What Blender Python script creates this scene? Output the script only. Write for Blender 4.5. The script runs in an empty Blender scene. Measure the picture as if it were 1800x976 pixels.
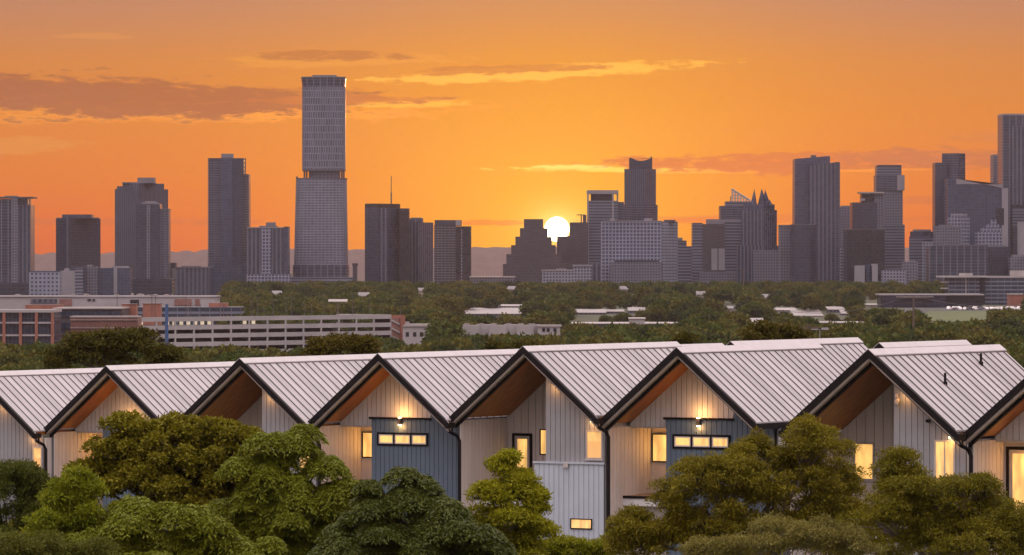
import bpy, math, random
import numpy as np
from mathutils import Vector, Matrix

random.seed(7)
rng = np.random.default_rng(11)
scene = bpy.context.scene
COL = scene.collection
F, CX, HY, ZC = 9000.0, 900.0, 455.0, 32.0      # telephoto focal length in photo pixels, eye height 32 m over the flat town
R = math.radians


def at(px, py, Y):
    return Vector(((px - CX) * Y / F, Y, ZC - (py - HY) * Y / F))


def smooth(a, b, x):
    t = np.clip((x - a) / (b - a), 0.0, 1.0)
    return t * t * (3 - 2 * t)


# ------------------------------------------------------------------ nodes / materials
class N:
    def __init__(s, tree):
        s.t = tree

    def n(s, typ, **kw):
        nd = s.t.nodes.new(typ)
        for k, v in kw.items():
            setattr(nd, k, v)
        return nd

    def put(s, sock, v):
        if hasattr(v, 'is_linked') or isinstance(v, bpy.types.NodeSocket):
            s.t.links.new(v, sock)
        else:
            sock.default_value = v

    def m(s, op, a, b=0.0, c=0.0):
        nd = s.n('ShaderNodeMath', operation=op)
        for i, v in enumerate((a, b, c)):
            s.put(nd.inputs[i], v)
        return nd.outputs[0]

    def mix(s, f, a, b):
        nd = s.n('ShaderNodeMix', data_type='RGBA')
        s.put(nd.inputs[0], f)
        s.put(nd.inputs[6], a if not isinstance(a, tuple) else (*a[:3], 1))
        s.put(nd.inputs[7], b if not isinstance(b, tuple) else (*b[:3], 1))
        return nd.outputs[2]

    def step(s, v, a, b):                     # smoothstep map
        nd = s.n('ShaderNodeMapRange', interpolation_type='SMOOTHSTEP')
        s.put(nd.inputs[0], v)
        nd.inputs[1].default_value = a
        nd.inputs[2].default_value = b
        return nd.outputs[0]

    def noise(s, vec, scale, detail=3.0, rough=0.5):
        nd = s.n('ShaderNodeTexNoise')
        if vec is not None:
            s.put(nd.inputs['Vector'], vec)
        nd.inputs['Scale'].default_value = scale
        nd.inputs['Detail'].default_value = detail
        nd.inputs['Roughness'].default_value = rough
        return nd.outputs['Fac']


def lin(r, g, b):
    f = lambda c: (c / 255 / 12.92) if c / 255 <= 0.04045 else ((c / 255 + 0.055) / 1.055) ** 2.4
    return (f(r), f(g), f(b))


def newmat(name):
    m = bpy.data.materials.new(name)
    m.use_nodes = True
    nt = m.node_tree
    return m, N(nt), nt.nodes['Principled BSDF']


def plain(name, col, rough=0.6, var=0.12, scale=2.0, metal=0.0, bump=0.0, stretch=None, spec=0.5):
    m, g, p = newmat(name)
    tc = g.n('ShaderNodeTexCoord').outputs['Object']
    if stretch:
        mp = g.n('ShaderNodeMapping')
        g.put(mp.inputs[0], tc)
        mp.inputs['Scale'].default_value = stretch
        tc = mp.outputs[0]
    nz = g.noise(tc, scale, 4.0, 0.6)
    c = g.mix(g.step(nz, 0.3, 0.7), tuple(x * (1 - var) for x in col), tuple(min(1, x * (1 + var)) for x in col))
    g.put(p.inputs['Base Color'], c)
    p.inputs['Roughness'].default_value = rough
    p.inputs['Metallic'].default_value = metal
    p.inputs['Specular IOR Level'].default_value = spec
    if bump:
        b = g.n('ShaderNodeBump')
        b.inputs['Strength'].default_value = bump
        b.inputs['Distance'].default_value = 0.02
        g.put(b.inputs['Height'], nz)
        g.put(p.inputs['Normal'], b.outputs[0])
    return m


def emis(name, col, strength, var=0.1, scale=1.2):
    m, g, p = newmat(name)
    tc = g.n('ShaderNodeTexCoord').outputs['Object']
    mp = g.n('ShaderNodeMapping')
    g.put(mp.inputs[0], tc)
    mp.inputs['Scale'].default_value = (3.0, 3.0, .8)
    tc = mp.outputs[0]
    nz = g.noise(tc, scale, 2.0)
    c = g.mix(g.step(nz, 0.3, 0.7), tuple(x * (1 - var) for x in col), tuple(x * (1 + var) for x in col))
    p.inputs['Base Color'].default_value = (0.3, 0.25, 0.2, 1)
    g.put(p.inputs['Emission Color'], c)
    p.inputs['Emission Strength'].default_value = strength
    p.inputs['Roughness'].default_value = 0.15
    return m


def facade(name, wall, glass, bw=4.0, fh=3.6, mx=0.3, my=0.35, rough=0.25, tint=0.35, stagger=0.0):
    """wall with a regular window pattern; UV in metres"""
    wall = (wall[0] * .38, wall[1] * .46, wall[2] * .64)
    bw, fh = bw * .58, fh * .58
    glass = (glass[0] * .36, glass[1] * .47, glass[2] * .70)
    m, g, p = newmat(name)
    uv = g.n('ShaderNodeUVMap').outputs[0]
    sp = g.n('ShaderNodeSeparateXYZ')
    g.put(sp.inputs[0], uv)
    v = g.m('DIVIDE', sp.outputs[1], fh)
    u = g.m('DIVIDE', sp.outputs[0], bw)
    fl = g.m('FLOOR', v)
    if stagger:
        u = g.m('ADD', u, g.m('MULTIPLY', g.m('FRACT', g.m('MULTIPLY', fl, 0.5)), stagger * 2))
    win = g.m('MULTIPLY', g.m('GREATER_THAN', g.m('FRACT', u), mx) if mx else 1.0,
              g.m('GREATER_THAN', g.m('FRACT', v), my) if my else 1.0)
    cb = g.n('ShaderNodeCombineXYZ')
    g.put(cb.inputs[0], g.m('FLOOR', u))
    g.put(cb.inputs[1], fl)
    wn = g.n('ShaderNodeTexWhiteNoise', noise_dimensions='2D')
    g.put(wn.inputs['Vector'], cb.outputs[0])
    gl = g.mix(g.m('MULTIPLY', wn.outputs[0], tint), glass, tuple(min(1, x * 3.2 + 0.02) for x in glass))
    nz = g.noise(g.n('ShaderNodeTexCoord').outputs['Object'], 0.05, 3)
    wl = g.mix(g.step(nz, 0.3, 0.7), tuple(x * 0.85 for x in wall), tuple(x * 1.12 for x in wall))
    g.put(p.inputs['Base Color'], g.mix(win, wl, gl))
    g.put(p.inputs['Roughness'], g.m('MULTIPLY_ADD', win, rough - 0.7, 0.7))
    p.inputs['Specular IOR Level'].default_value = 0.4
    return m


def leafmat(name, dark, light, trans=0.35, rough=0.45, spec=0.3):
    m, g, p = newmat(name)
    rnd = g.n('ShaderNodeNewGeometry').outputs['Random Per Island']
    oi = g.n('ShaderNodeObjectInfo').outputs['Random']
    nz = g.noise(g.n('ShaderNodeTexCoord').outputs['Object'], 0.7, 2)
    f = g.m('ADD', g.m('MULTIPLY', rnd, 0.65), g.m('MULTIPLY', g.step(nz, 0.3, 0.7), 0.35))
    c = g.mix(f, dark, light)
    c = g.mix(g.m('MULTIPLY', oi, 0.5), c, (light[0] * 1.1, light[1] * 0.9, light[2] * 0.7))
    g.put(p.inputs['Base Color'], c)
    p.inputs['Roughness'].default_value = rough
    p.inputs['Specular IOR Level'].default_value = spec
    tr = g.n('ShaderNodeBsdfTranslucent')
    g.put(tr.inputs[0], g.mix(0.5, c, (light[0] * 1.6, light[1] * 1.5, light[2] * 0.8)))
    mx = g.n('ShaderNodeMixShader')
    mx.inputs[0].default_value = trans
    g.t.links.new(p.outputs[0], mx.inputs[1])
    g.t.links.new(tr.outputs[0], mx.inputs[2])
    g.t.links.new(mx.outputs[0], g.t.nodes['Material Output'].inputs[0])
    return m


M = {
    'roof': plain('standing seam roof', (0.395, 0.37, 0.375), 0.45, 0.16, 0.9, 0.1, stretch=(.35, 2.2, .35)),
    'seam': plain('seam shade tone', (0.10, 0.085, 0.08), 0.6),  # same metal as the roof, darkened: the ribs' shade is put into the colour
    'cap': plain('ridge cap metal', (0.47, 0.44, 0.44), 0.4, 0.05),
    'trim': plain('dark trim', (0.010, 0.008, 0.009), 0.6, 0.2, spec=.15),
    'beige': plain('soffit band', (0.42, 0.37, 0.33), 0.6),
    'cream': plain('cream siding', (0.68, 0.63, 0.59), 0.55, 0.08, 0.8, stretch=(2, 2, .3)),
    'white': plain('white siding', (0.66, 0.66, 0.66), 0.55, 0.08, 0.8, stretch=(2, 2, .3)),
    'blue': plain('slate blue siding', (0.105, 0.155, 0.215), 0.5, 0.07, 1.0),
    'grey': plain('blue grey siding', (0.30, 0.31, 0.33), 0.5, 0.06, 1.0),
    'pale': plain('pale blue siding', (0.44, 0.50, 0.57), 0.5, 0.05, 1.0),
    'groove': plain('siding backing', (0.10, 0.10, 0.10), 0.8),
    'deck': plain('deck boards', (0.22, 0.14, 0.09), 0.6, 0.2, 6, stretch=(1, 14, 1)),
    'frame': plain('window frame', (0.50, 0.46, 0.43), 0.5),
    'winlit': emis('lit window', (1.0, 0.54, 0.14), 0.95, 0.32),
    'winlit2': emis('lit blind', (1.0, 0.46, 0.10), 0.78, 0.06),
    'glowpanel': emis('glow panel', (1.0, 0.80, 0.58), 0.6, 0.2),
    'bulb': emis('lamp bulb', (1.0, 0.72, 0.35), 14.0),
    'concrete': plain('concrete', (0.34, 0.31, 0.30), 0.8, 0.15, 0.2),
    'lightconc': plain('pale concrete', (0.31, 0.295, 0.305), 0.8, 0.1, 0.1),
    'roofgrey': plain('flat roof', (0.20, 0.19, 0.19), 0.9, 0.2, 0.1),
    'whiteroof': plain('white metal roof', (0.28, 0.255, 0.245), 0.5, 0.08, 0.1),
    'brick': plain('red brick', (0.25, 0.10, 0.07), 0.85, 0.15, 0.4),
    'darkbrick': plain('dark brick', (0.20, 0.10, 0.085), 0.85, 0.15, 0.4),
    'steel': plain('dark steel', (0.06, 0.055, 0.055), 0.5),
    'polegrey': plain('pole grey', (0.10, 0.09, 0.09), 0.5),
    'bluepaint': plain('blue paint', (0.03, 0.09, 0.22), 0.5),
    'timber': plain('timber', (0.09, 0.065, 0.05), 0.8, 0.3, 3),
    'bark': plain('bark', (0.09, 0.065, 0.05), 0.9, 0.35, 5, bump=0.5),
    'palebark': plain('grey bark', (0.16, 0.13, 0.11), 0.9, 0.3, 5, bump=0.5),
    'carw': plain('white car paint', (0.75, 0.73, 0.70), 0.25),
    'card': plain('dark car paint', (0.05, 0.05, 0.06), 0.25),
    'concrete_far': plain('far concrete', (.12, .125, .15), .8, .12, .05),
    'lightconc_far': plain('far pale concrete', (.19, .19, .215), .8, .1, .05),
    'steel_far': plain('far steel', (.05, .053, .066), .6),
    'asphalt': plain('asphalt', (0.055, 0.053, 0.052), 0.9, 0.2, 0.3),
}


def wood():
    m, g, p = newmat('cedar soffit')
    tc = g.n('ShaderNodeTexCoord').outputs['Object']
    mp = g.n('ShaderNodeMapping')
    g.put(mp.inputs[0], tc)
    mp.inputs['Scale'].default_value = (0.7, 7, 0.7)
    a = g.noise(mp.outputs[0], 2.0, 5, 0.65)
    sp = g.n('ShaderNodeSeparateXYZ')
    g.put(sp.inputs[0], tc)
    gap = g.m('LESS_THAN', g.m('FRACT', g.m('DIVIDE', sp.outputs[1], 0.14)), 0.06)
    c = g.mix(g.step(a, 0.3, 0.7), (0.20, 0.066, 0.013), (0.52, 0.19, 0.036))
    g.put(p.inputs['Base Color'], g.mix(gap, c, (0.10, 0.032, 0.01)))
    p.inputs['Roughness'].default_value = 0.5
    return m


M['wood'] = wood()


# ------------------------------------------------------------------ mesh helpers
class MB:
    def __init__(s):
        s.v, s.f, s.m, s.uv, s.mats = [], [], [], [], []

    def mi(s, mat):
        if mat not in s.mats:
            s.mats.append(mat)
        return s.mats.index(mat)

    def face(s, pts, mat, uv=None):
        b = len(s.v)
        s.v += [tuple(p) for p in pts]
        s.f.append(tuple(range(b, b + len(pts))))
        s.m.append(s.mi(mat))
        s.uv += uv if uv else [(0.0, 0.0)] * len(pts)

    def hexa(s, lo, hi, mat):
        """8-corner solid: lo, hi are 4-point loops in matching order (counter-clockwise seen from hi)"""
        b = len(s.v)
        s.v += [tuple(p) for p in lo] + [tuple(p) for p in hi]
        k = s.mi(mat)
        n = len(lo)
        fs = [tuple(b + i for i in reversed(range(n))), tuple(b + n + i for i in range(n))]
        fs += [(b + i, b + (i + 1) % n, b + n + (i + 1) % n, b + n + i) for i in range(n)]
        for f in fs:
            s.f.append(f)
            s.m.append(k)
            s.uv += [(0.0, 0.0)] * len(f)

    def box(s, x0, x1, y0, y1, z0, z1, mat):
        s.hexa([(x0, y0, z0), (x1, y0, z0), (x1, y1, z0), (x0, y1, z0)],
               [(x0, y0, z1), (x1, y0, z1), (x1, y1, z1), (x0, y1, z1)], mat)

    def prism(s, foot, z0, z1, wall, top, foot2=None, ztop=None):
        """vertical-ish prism of a footprint (ccw), walls carry UVs in metres; ztop: per-corner heights"""
        n = len(foot)
        f2 = foot2 or foot
        zt = ztop or [z1] * n
        u = 0.0
        for i in range(n):
            j = (i + 1) % n
            a, b = Vector(foot[i]), Vector(foot[j])
            L = (b - a).length
            s.face([(a.x, a.y, z0), (b.x, b.y, z0), (f2[j][0], f2[j][1], zt[j]), (f2[i][0], f2[i][1], zt[i])], wall,
                   [(u, z0), (u + L, z0), (u + L, zt[j]), (u, zt[i])])
            u += L
        s.face([(f2[i][0], f2[i][1], zt[i]) for i in range(n)], top)

    def tube(s, pts, rad, mat, seg=6):
        pts = [Vector(p) for p in pts]
        k = s.mi(mat)
        rings = []
        for i, p in enumerate(pts):
            d = (pts[min(i + 1, len(pts) - 1)] - pts[max(i - 1, 0)])
            d = d.normalized() if d.length > 1e-9 else Vector((0, 0, 1))
            ax = d.cross(Vector((0, 0, 1)))
            if ax.length < 1e-3:
                ax = d.cross(Vector((0, 1, 0)))
            ax.normalize()
            ay = d.cross(ax)
            r = rad[i] if hasattr(rad, '__len__') else rad
            b = len(s.v)
            s.v += [tuple(p + ax * math.cos(t) * r + ay * math.sin(t) * r) for t in [2 * math.pi * q / seg for q in range(seg)]]
            rings.append(b)
        for a, b in zip(rings, rings[1:]):
            for q in range(seg):
                f = (a + q, a + (q + 1) % seg, b + (q + 1) % seg, b + q)
                s.f.append(f)
                s.m.append(k)
                s.uv += [(0.0, 0.0)] * 4
        for b, rev in ((rings[0], False), (rings[-1], True)):
            f = tuple(b + q for q in range(seg))
            s.f.append(f[::-1] if rev else f)
            s.m.append(k)
            s.uv += [(0.0, 0.0)] * seg

    def build(s, name, parent=None, smooth_=False):
        me = bpy.data.meshes.new(name)
        me.from_pydata(s.v, [], s.f)
        for m in s.mats:
            me.materials.append(m)
        me.polygons.foreach_set('material_index', s.m)
        ul = me.uv_layers.new(name='UVMap')
        ul.data.foreach_set('uv', [c for p in s.uv for c in p])
        me.update()
        if smooth_:
            me.polygons.foreach_set('use_smooth', [True] * len(s.f))
        return link(name, me, parent)


def link(name, me, parent=None):
    o = bpy.data.objects.new(name, me)
    COL.objects.link(o)
    if parent is not None:
        o.parent = parent
    return o


def thing(name, label, cat, loc, rz=0.0, group=None, sc=1.0):
    o = bpy.data.objects.new(name, None)
    COL.objects.link(o)
    o.empty_display_size = 0.5
    o.location = loc
    o.rotation_euler = (0, 0, rz)
    o.scale = (sc, sc, sc)
    return tag(o, label, cat, group)


def tag(o, label=None, cat=None, group=None, kind=None):
    for k, v in (('label', label), ('category', cat), ('group', group), ('kind', kind)):
        if v:
            o[k] = v
    return o


def dup(root, loc, rz=0.0, sc=1.0, label=None):
    r = root.copy()
    COL.objects.link(r)
    r.location = loc
    r.rotation_euler = (0, 0, rz)
    r.scale = (sc, sc, sc)
    if label:
        r['label'] = label
    for ch in root.children:
        c = ch.copy()
        COL.objects.link(c)
        c.parent = r
        for g in ch.children:
            d = g.copy()
            COL.objects.link(d)
            d.parent = c
    return r


def npmesh(name, verts, nper, mats, mat_idx=None):
    """mesh of len(verts)//nper separate n-gons from an array"""
    verts = np.asarray(verts, dtype=np.float32).reshape(-1, 3)
    nv = len(verts)
    nf = nv // nper
    me = bpy.data.meshes.new(name)
    me.vertices.add(nv)
    me.vertices.foreach_set('co', verts.ravel())
    me.loops.add(nv)
    me.loops.foreach_set('vertex_index', np.arange(nv, dtype=np.int32))
    me.polygons.add(nf)
    me.polygons.foreach_set('loop_start', np.arange(0, nv, nper, dtype=np.int32))
    if mat_idx is not None:
        me.polygons.foreach_set('material_index', mat_idx.astype(np.int32))
    for m in mats:
        me.materials.append(m)
    me.update(calc_edges=True)
    me.validate()
    return me


# ------------------------------------------------------------------ terrain
def ter(x, y):
    x = np.asarray(x, dtype=float)
    y = np.asarray(y, dtype=float)
    z = 19.5 * (1 - smooth(245, 720, y))
    z = z - 0.07 * np.clip(x - 5, 0, 40) * (1 - smooth(245, 500, y))
    px = CX + F * x / np.maximum(y, 50)
    z = z + 6.0 * smooth(2300, 3600, y) * (0.25 + 0.75 * smooth(330, 520, px))
    w = lambda a, b, c: np.sin(x / a + b) * np.cos(y / (a * 2.1) + c)
    h1 = 26 + 3.0 * w(160, .4, 1) + 1.5 * w(61, 2, 0)
    z = z + (h1 - 6) * np.exp(-((y - 5500) / 330) ** 2)
    h2 = 45.5 + 3.2 * w(210, 1.3, 2.0) + 2.0 * w(75, 0.7, 1.0)
    z = z + (h2 - 6) * np.exp(-((y - 6850) / 420) ** 2)
    far = smooth(5000, 5400, y)
    z = z + far * (1.3 * np.sin(x / 7.3 + y / 31) * np.sin(x / 12.1 - 1.3) + 0.9 * np.sin(x / 4.1 + 2 * np.sin(y / 57)))
    return z


def ground():
    m, g, p = newmat('ground cover')
    tc = g.n('ShaderNodeTexCoord').outputs['Object']
    a = g.noise(tc, 0.02, 5, 0.6)
    b = g.noise(tc, 0.35, 4, 0.6)
    c = g.mix(g.step(a, 0.35, 0.65), (0.045, 0.055, 0.024), (0.085, 0.078, 0.042))
    c = g.mix(g.step(b, 0.4, 0.7), c, (0.03, 0.042, 0.018))
    spx = g.n('ShaderNodeSeparateXYZ')
    g.put(spx.inputs[0], tc)
    c = g.mix(g.step(spx.outputs[1], 4700, 5300), c, g.mix(g.step(b, .3, .7), (.06, .036, .03), (.11, .062, .052)))  # far hills browned: warm haze glow put into the base colour
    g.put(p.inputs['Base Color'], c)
    p.inputs['Roughness'].default_value = 0.95
    ys = np.concatenate([np.linspace(-60, 720, 53), np.linspace(740, 5000, 90), np.linspace(5030, 7400, 90)])
    xs = np.linspace(-1300, 1300, 1041)
    X, Y = np.meshgrid(xs, ys)
    Z = ter(X, Y)
    ny, nx = X.shape
    V = np.stack([X, Y, Z], -1).reshape(-1, 3)
    i = (np.arange(ny - 1)[:, None] * nx + np.arange(nx - 1)[None, :]).ravel()
    Q = np.stack([i, i + 1, i + nx + 1, i + nx], 1)
    me = bpy.data.meshes.new('ground')
    me.vertices.add(len(V))
    me.vertices.foreach_set('co', V.astype(np.float32).ravel())
    me.loops.add(Q.size)
    me.loops.foreach_set('vertex_index', Q.astype(np.int32).ravel())
    me.polygons.add(len(Q))
    me.polygons.foreach_set('loop_start', np.arange(0, Q.size, 4, dtype=np.int32))
    me.polygons.foreach_set('use_smooth', np.ones(len(Q), dtype=bool))
    me.materials.append(m)
    me.update(calc_edges=True)
    o = link('ground', me)
    tag(o, kind='structure')


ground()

# ------------------------------------------------------------------ townhouses
ALPHA = R(30)
CA, SA = math.cos(ALPHA), math.sin(ALPHA)
PEAKS = [(-42, 656, 210), (187, 645, 218), (422, 632, 235), (665, 623.5, 238), (920, 611, 247), (1190, 613, 262), (1527, 616.5, 290), (1856, 618, 300)]
GAP = {5: 1.2}


def row():
    """walk along the row so that neighbours share their party wall"""
    n = len(PEAKS)
    D, W = [0.0] * n, [0.0] * n
    D[4], W[4] = 214.0, 247 * 214 / F / CA
    X = lambda i, d: (PEAKS[i][0] - CX) * d / F
    for i, j in [(4, 5), (5, 6), (6, 7), (4, 3), (3, 2), (2, 1), (1, 0)]:
        s = 1 if j > i else -1
        lo, hi = D[i] - 25, D[i] + 25
        for _ in range(60):
            mid = (lo + hi) / 2
            wj = PEAKS[j][2] * mid / F / CA
            off = s * (CA * (X(j, mid) - X(i, D[i])) - SA * (mid - D[i])) - (W[i] + wj) / 2 - GAP.get(min(i, j), 0)
            lo, hi = (mid, hi) if s * off > 0 else (lo, mid)
        D[j] = mid
        W[j] = PEAKS[j][2] * mid / F / CA
    out = []
    for i in range(n):
        k = W[i] / 6.8
        out.append((X(i, D[i]), D[i], ZC - (PEAKS[i][1] - HY) * D[i] / F - 8.45 * k, k))
    return out


ROW = row()
HW, RH, EH = 3.4, 8.45, 5.6
SL = (RH - EH) / HW
zr = lambda u: RH - SL * abs(u)


def siding_u(name, par, plane, u0, u1, zb, top, mat, pitch=0.235, th=0.045, gap=0.022, dep=0.1):
    mb = MB()
    n = max(1, round((u1 - u0) / pitch))
    w = (u1 - u0) / n
    for i in range(n):
        a, b = u0 + i * w + gap / 2, u0 + (i + 1) * w - gap / 2
        if top(a) < zb + .02 and top(b) < zb + .02:
            continue
        ta, tb = max(top(a), zb + .01), max(top(b), zb + .01)
        mb.hexa([(a, plane, zb), (b, plane, zb), (b, plane + th, zb), (a, plane + th, zb)],
                [(a, plane, ta), (b, plane, tb), (b, plane + th, tb), (a, plane + th, ta)], mat)
        A, B = u0 + i * w, u0 + (i + 1) * w
        mb.hexa([(A, plane + th + .001, zb), (B, plane + th + .001, zb), (B, plane + dep, zb), (A, plane + dep, zb)],
                [(A, plane + th + .001, ta - .01), (B, plane + th + .001, tb - .01), (B, plane + dep, tb - .01), (A, plane + dep, ta - .01)], M['groove'])
    return mb.build(name, par)


def siding_v(name, par, plane, v0, v1, zb, zt, mat, sgn=1, pitch=0.31, th=0.05, gap=0.028, dep=0.1):
    mb = MB()
    n = max(1, round((v1 - v0) / pitch))
    w = (v1 - v0) / n
    x0, x1 = sorted((plane, plane - sgn * th))
    y0, y1 = sorted((plane - sgn * (th + .001), plane - sgn * dep))
    for i in range(n):
        mb.box(x0, x1, v0 + i * w + gap / 2, v0 + (i + 1) * w - gap / 2, zb, zt, mat)
    mb.box(y0, y1, v0, v1, zb, zt - .01, M['groove'])
    return mb.build(name, par)


def window(par, plane, u0, u1, z0, z1, fmat='frame', pane='winlit', fw=0.07, split=None, name='window', proud=0.05, blind=False):
    """frame standing proud of the wall with a lit pane set back in it, facing -v"""
    mb = MB()
    p0, p1 = plane - proud, plane + .03
    for a, b, c, d in ((u0, u1, z0, z0 + fw), (u0, u1, z1 - fw, z1), (u0, u0 + fw, z0 + fw, z1 - fw), (u1 - fw, u1, z0 + fw, z1 - fw)):
        mb.box(a, b, p0, p1, c, d, M[fmat])
    if split == 'v':
        c = (u0 + u1) / 2
        mb.box(c - .025, c + .025, p0 + .01, p1, z0 + fw, z1 - fw, M[fmat])
    o = mb.build(name, par)
    pb = MB()
    if blind:
        zm = z0 + (z1 - z0) * .62
        pb.box(u0 + fw, u1 - fw, p0 + .03, p1, z0 + fw, zm, M['winlit2'])
        pb.box(u0 + fw, u1 - fw, p0 + .032, p1, zm + .001, z1 - fw, M['winlit'])
    else:
        pb.box(u0 + fw, u1 - fw, p0 + .03, p1, z0 + fw, z1 - fw, M[pane])
    pb.build('pane', o)
    if fmat == 'frame':
        sb = MB()
        sb.box(u0 - .03, u1 + .03, p0 - .03, p0 - .001, z0 - .05, z0 + .01, M['frame'])
        sb.build('sill', o)
    return o


def door(par, plane, u0, u1, z0, z1):
    mb = MB()
    p0, p1 = plane - .07, plane + .03
    fw = .11
    for a, b, c, d in ((u0, u1, z1 - fw, z1), (u0, u0 + fw, z0, z1 - fw), (u1 - fw, u1, z0, z1 - fw)):
        mb.box(a, b, p0, p1, c, d, M['trim'])
    o = mb.build('door', par)
    lb = MB()
    a, b, c, d = u0 + fw, u1 - fw, z0 + .03, z1 - fw
    g = .13
    for x0, x1, y0, y1 in ((a, b, c, c + .22), (a, b, d - g, d), (a, a + g, c + .22, d - g), (b - g, b, c + .22, d - g)):
        lb.box(x0, x1, p0 + .03, p1 - .01, y0, y1, M['frame'])
    lb.build('leaf', o)
    pb = MB()
    pb.box(a + g, b - g, p0 + .05, p1 - .01, c + .22, d - g, M['winlit'])
    pb.build('pane', o)
    hb = MB()
    zh = z0 + 1.0
    hb.box(b - .09, b - .05, p0 - .03, p0 + .03, zh - .09, zh + .09, M['steel'])
    hb.build('handle', o)


def lamp(name, loc, energy, par, col=(1, .43, .11), rad=0.06):
    l = bpy.data.lights.new(name, 'POINT')
    l.energy = energy
    l.color = col
    l.shadow_soft_size = rad
    o = bpy.data.objects.new(name, l)
    COL.objects.link(o)
    o.parent = par
    o.location = loc
    return o


def sconce(par, u, v, z, energy=13, updown=True):
    mb = MB()
    mb.box(u - .07, u + .07, v - .16, v - .03, z - .14, z + .14, M['steel'])
    mb.box(u - .04, u + .04, v - .03, v + .01, z - .07, z + .07, M['steel'])
    o = mb.build('wall_lamp', par)
    bb = MB()
    bb.box(u - .055, u + .055, v - .15, v - .04, z + .141, z + .175, M['bulb'])
    bb.box(u - .055, u + .055, v - .15, v - .04, z - .175, z - .141, M['bulb'])
    bb.build('bulb', o)
    lamp('lamp_glow', (u, v - .2, z + .30), energy * 2.2, o)
    lamp('lamp_glow', (u, v - .17, z - .26), energy * .9, o)


def roof(par, L, wood_to, wood_from=.46, eave=False):
    """two standing-seam slopes, ridge cap, rake trim, underside band, soffit, gutters"""
    mb = MB()
    ov = HW + .02
    ovr = ov if eave else HW - .07                            # the shared valleys are closed by the neighbour's slope
    for s in (1, -1):
        oe = ovr if s > 0 else HW + .10
        a = (s * .0, zr(0)); b = (s * oe, RH - SL * oe)
        t = .06
        lo = [(a[0], -.03, a[1] - t), (b[0], -.03, b[1] - t), (b[0], L, b[1] - t), (a[0], L, a[1] - t)]
        hi = [(x, y, z + t) for x, y, z in lo]
        if s < 0:
            lo, hi = lo[::-1], hi[::-1]
        mb.hexa(lo, hi, M['roof'])
    rf = mb.build('roof', par)
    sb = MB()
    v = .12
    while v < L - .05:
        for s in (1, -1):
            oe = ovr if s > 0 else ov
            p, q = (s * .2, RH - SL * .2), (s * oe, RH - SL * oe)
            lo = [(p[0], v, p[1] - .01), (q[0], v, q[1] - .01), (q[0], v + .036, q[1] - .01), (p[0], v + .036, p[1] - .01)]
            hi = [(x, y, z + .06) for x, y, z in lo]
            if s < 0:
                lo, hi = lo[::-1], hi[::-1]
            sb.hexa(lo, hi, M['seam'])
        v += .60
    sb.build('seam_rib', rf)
    cb = MB()
    for s in (1, -1):
        c = .27
        lo = [(0, -.05, RH + .03), (s * c, -.05, RH - SL * c + .045), (s * c, L + .02, RH - SL * c + .045), (0, L + .02, RH + .03)]
        hi = [(x, y, z + .035) for x, y, z in lo]
        if s < 0:
            lo, hi = lo[::-1], hi[::-1]
        cb.hexa(lo, hi, M['cap'])
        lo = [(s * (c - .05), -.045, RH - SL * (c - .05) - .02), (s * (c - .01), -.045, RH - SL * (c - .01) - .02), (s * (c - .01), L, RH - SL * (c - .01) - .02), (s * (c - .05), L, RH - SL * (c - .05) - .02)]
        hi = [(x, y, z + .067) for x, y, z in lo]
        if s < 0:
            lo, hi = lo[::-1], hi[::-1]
        cb.hexa(lo, hi, M['seam'])  # dark strip painted in for the shadow line under the cap
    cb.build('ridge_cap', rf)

    def band(name, v0, v1, d0, d1, mat, parent, sides=(1, -1), ue=HW + .1):
        b = MB()
        for s in sides:
            lo = [(0, v0, RH - d1), (s * ue, v0, RH - SL * ue - d1), (s * ue, v1, RH - SL * ue - d1), (0, v1, RH - d1)]
            hi = [(x, y, z + d1 - d0) for x, y, z in lo]
            if s < 0:
                lo, hi = lo[::-1], hi[::-1]
            b.hexa(lo, hi, mat)
        return b.build(name, parent)
    band('rake_trim', -.06, .05, -.045, .24, M['trim'], rf)
    band('rake_band', .05, .30, .062, .36, M['beige'], rf)
    band('inner_trim', .30, .46, .062, .50, M['trim'], rf)
    if wood_to:
        band('soffit', wood_from, wood_to, .062, .30, M['wood'], par, ue=HW - .16)
    g = MB()
    ze = RH - SL * ov
    g.box(ov - .02, ov + .16, -.1, L if eave else .5, ze - .27, ze - .05, M['trim'])
    g.build('gutter', par)
    g = MB()
    g.box(-ov - .14, -ov + .02, -.1, .5, ze - .27, ze - .05, M['trim'])
    g.build('gutter', par)
    d = MB()
    d.tube([(ov + .02, .1, ze - .25), (ov + .05, .2, ze - .42), (ov + .2, .62, ze - .62), (ov + .24, .75, ze - .85), (ov + .24, .75, -.6)], .075, M['trim'], 8)
    d.build('downspout', par)
    return rf


def shell(par, L, v0, wr=True, back=True):
    """right side wall and back wall"""
    zt = EH - .32
    if wr:
        siding_v('side_siding', par, HW - .06, v0, L - .3, -1.0, zt, M['white'])
    b = MB()
    b.face([(HW - .2, L - .35, -1), (-HW + .2, L - .35, -1), (-HW + .2, L - .35, zt), (0, L - .35, RH - .35), (HW - .2, L - .35, zt)], M['grey'])
    b.build('back_wall', par)


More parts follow.
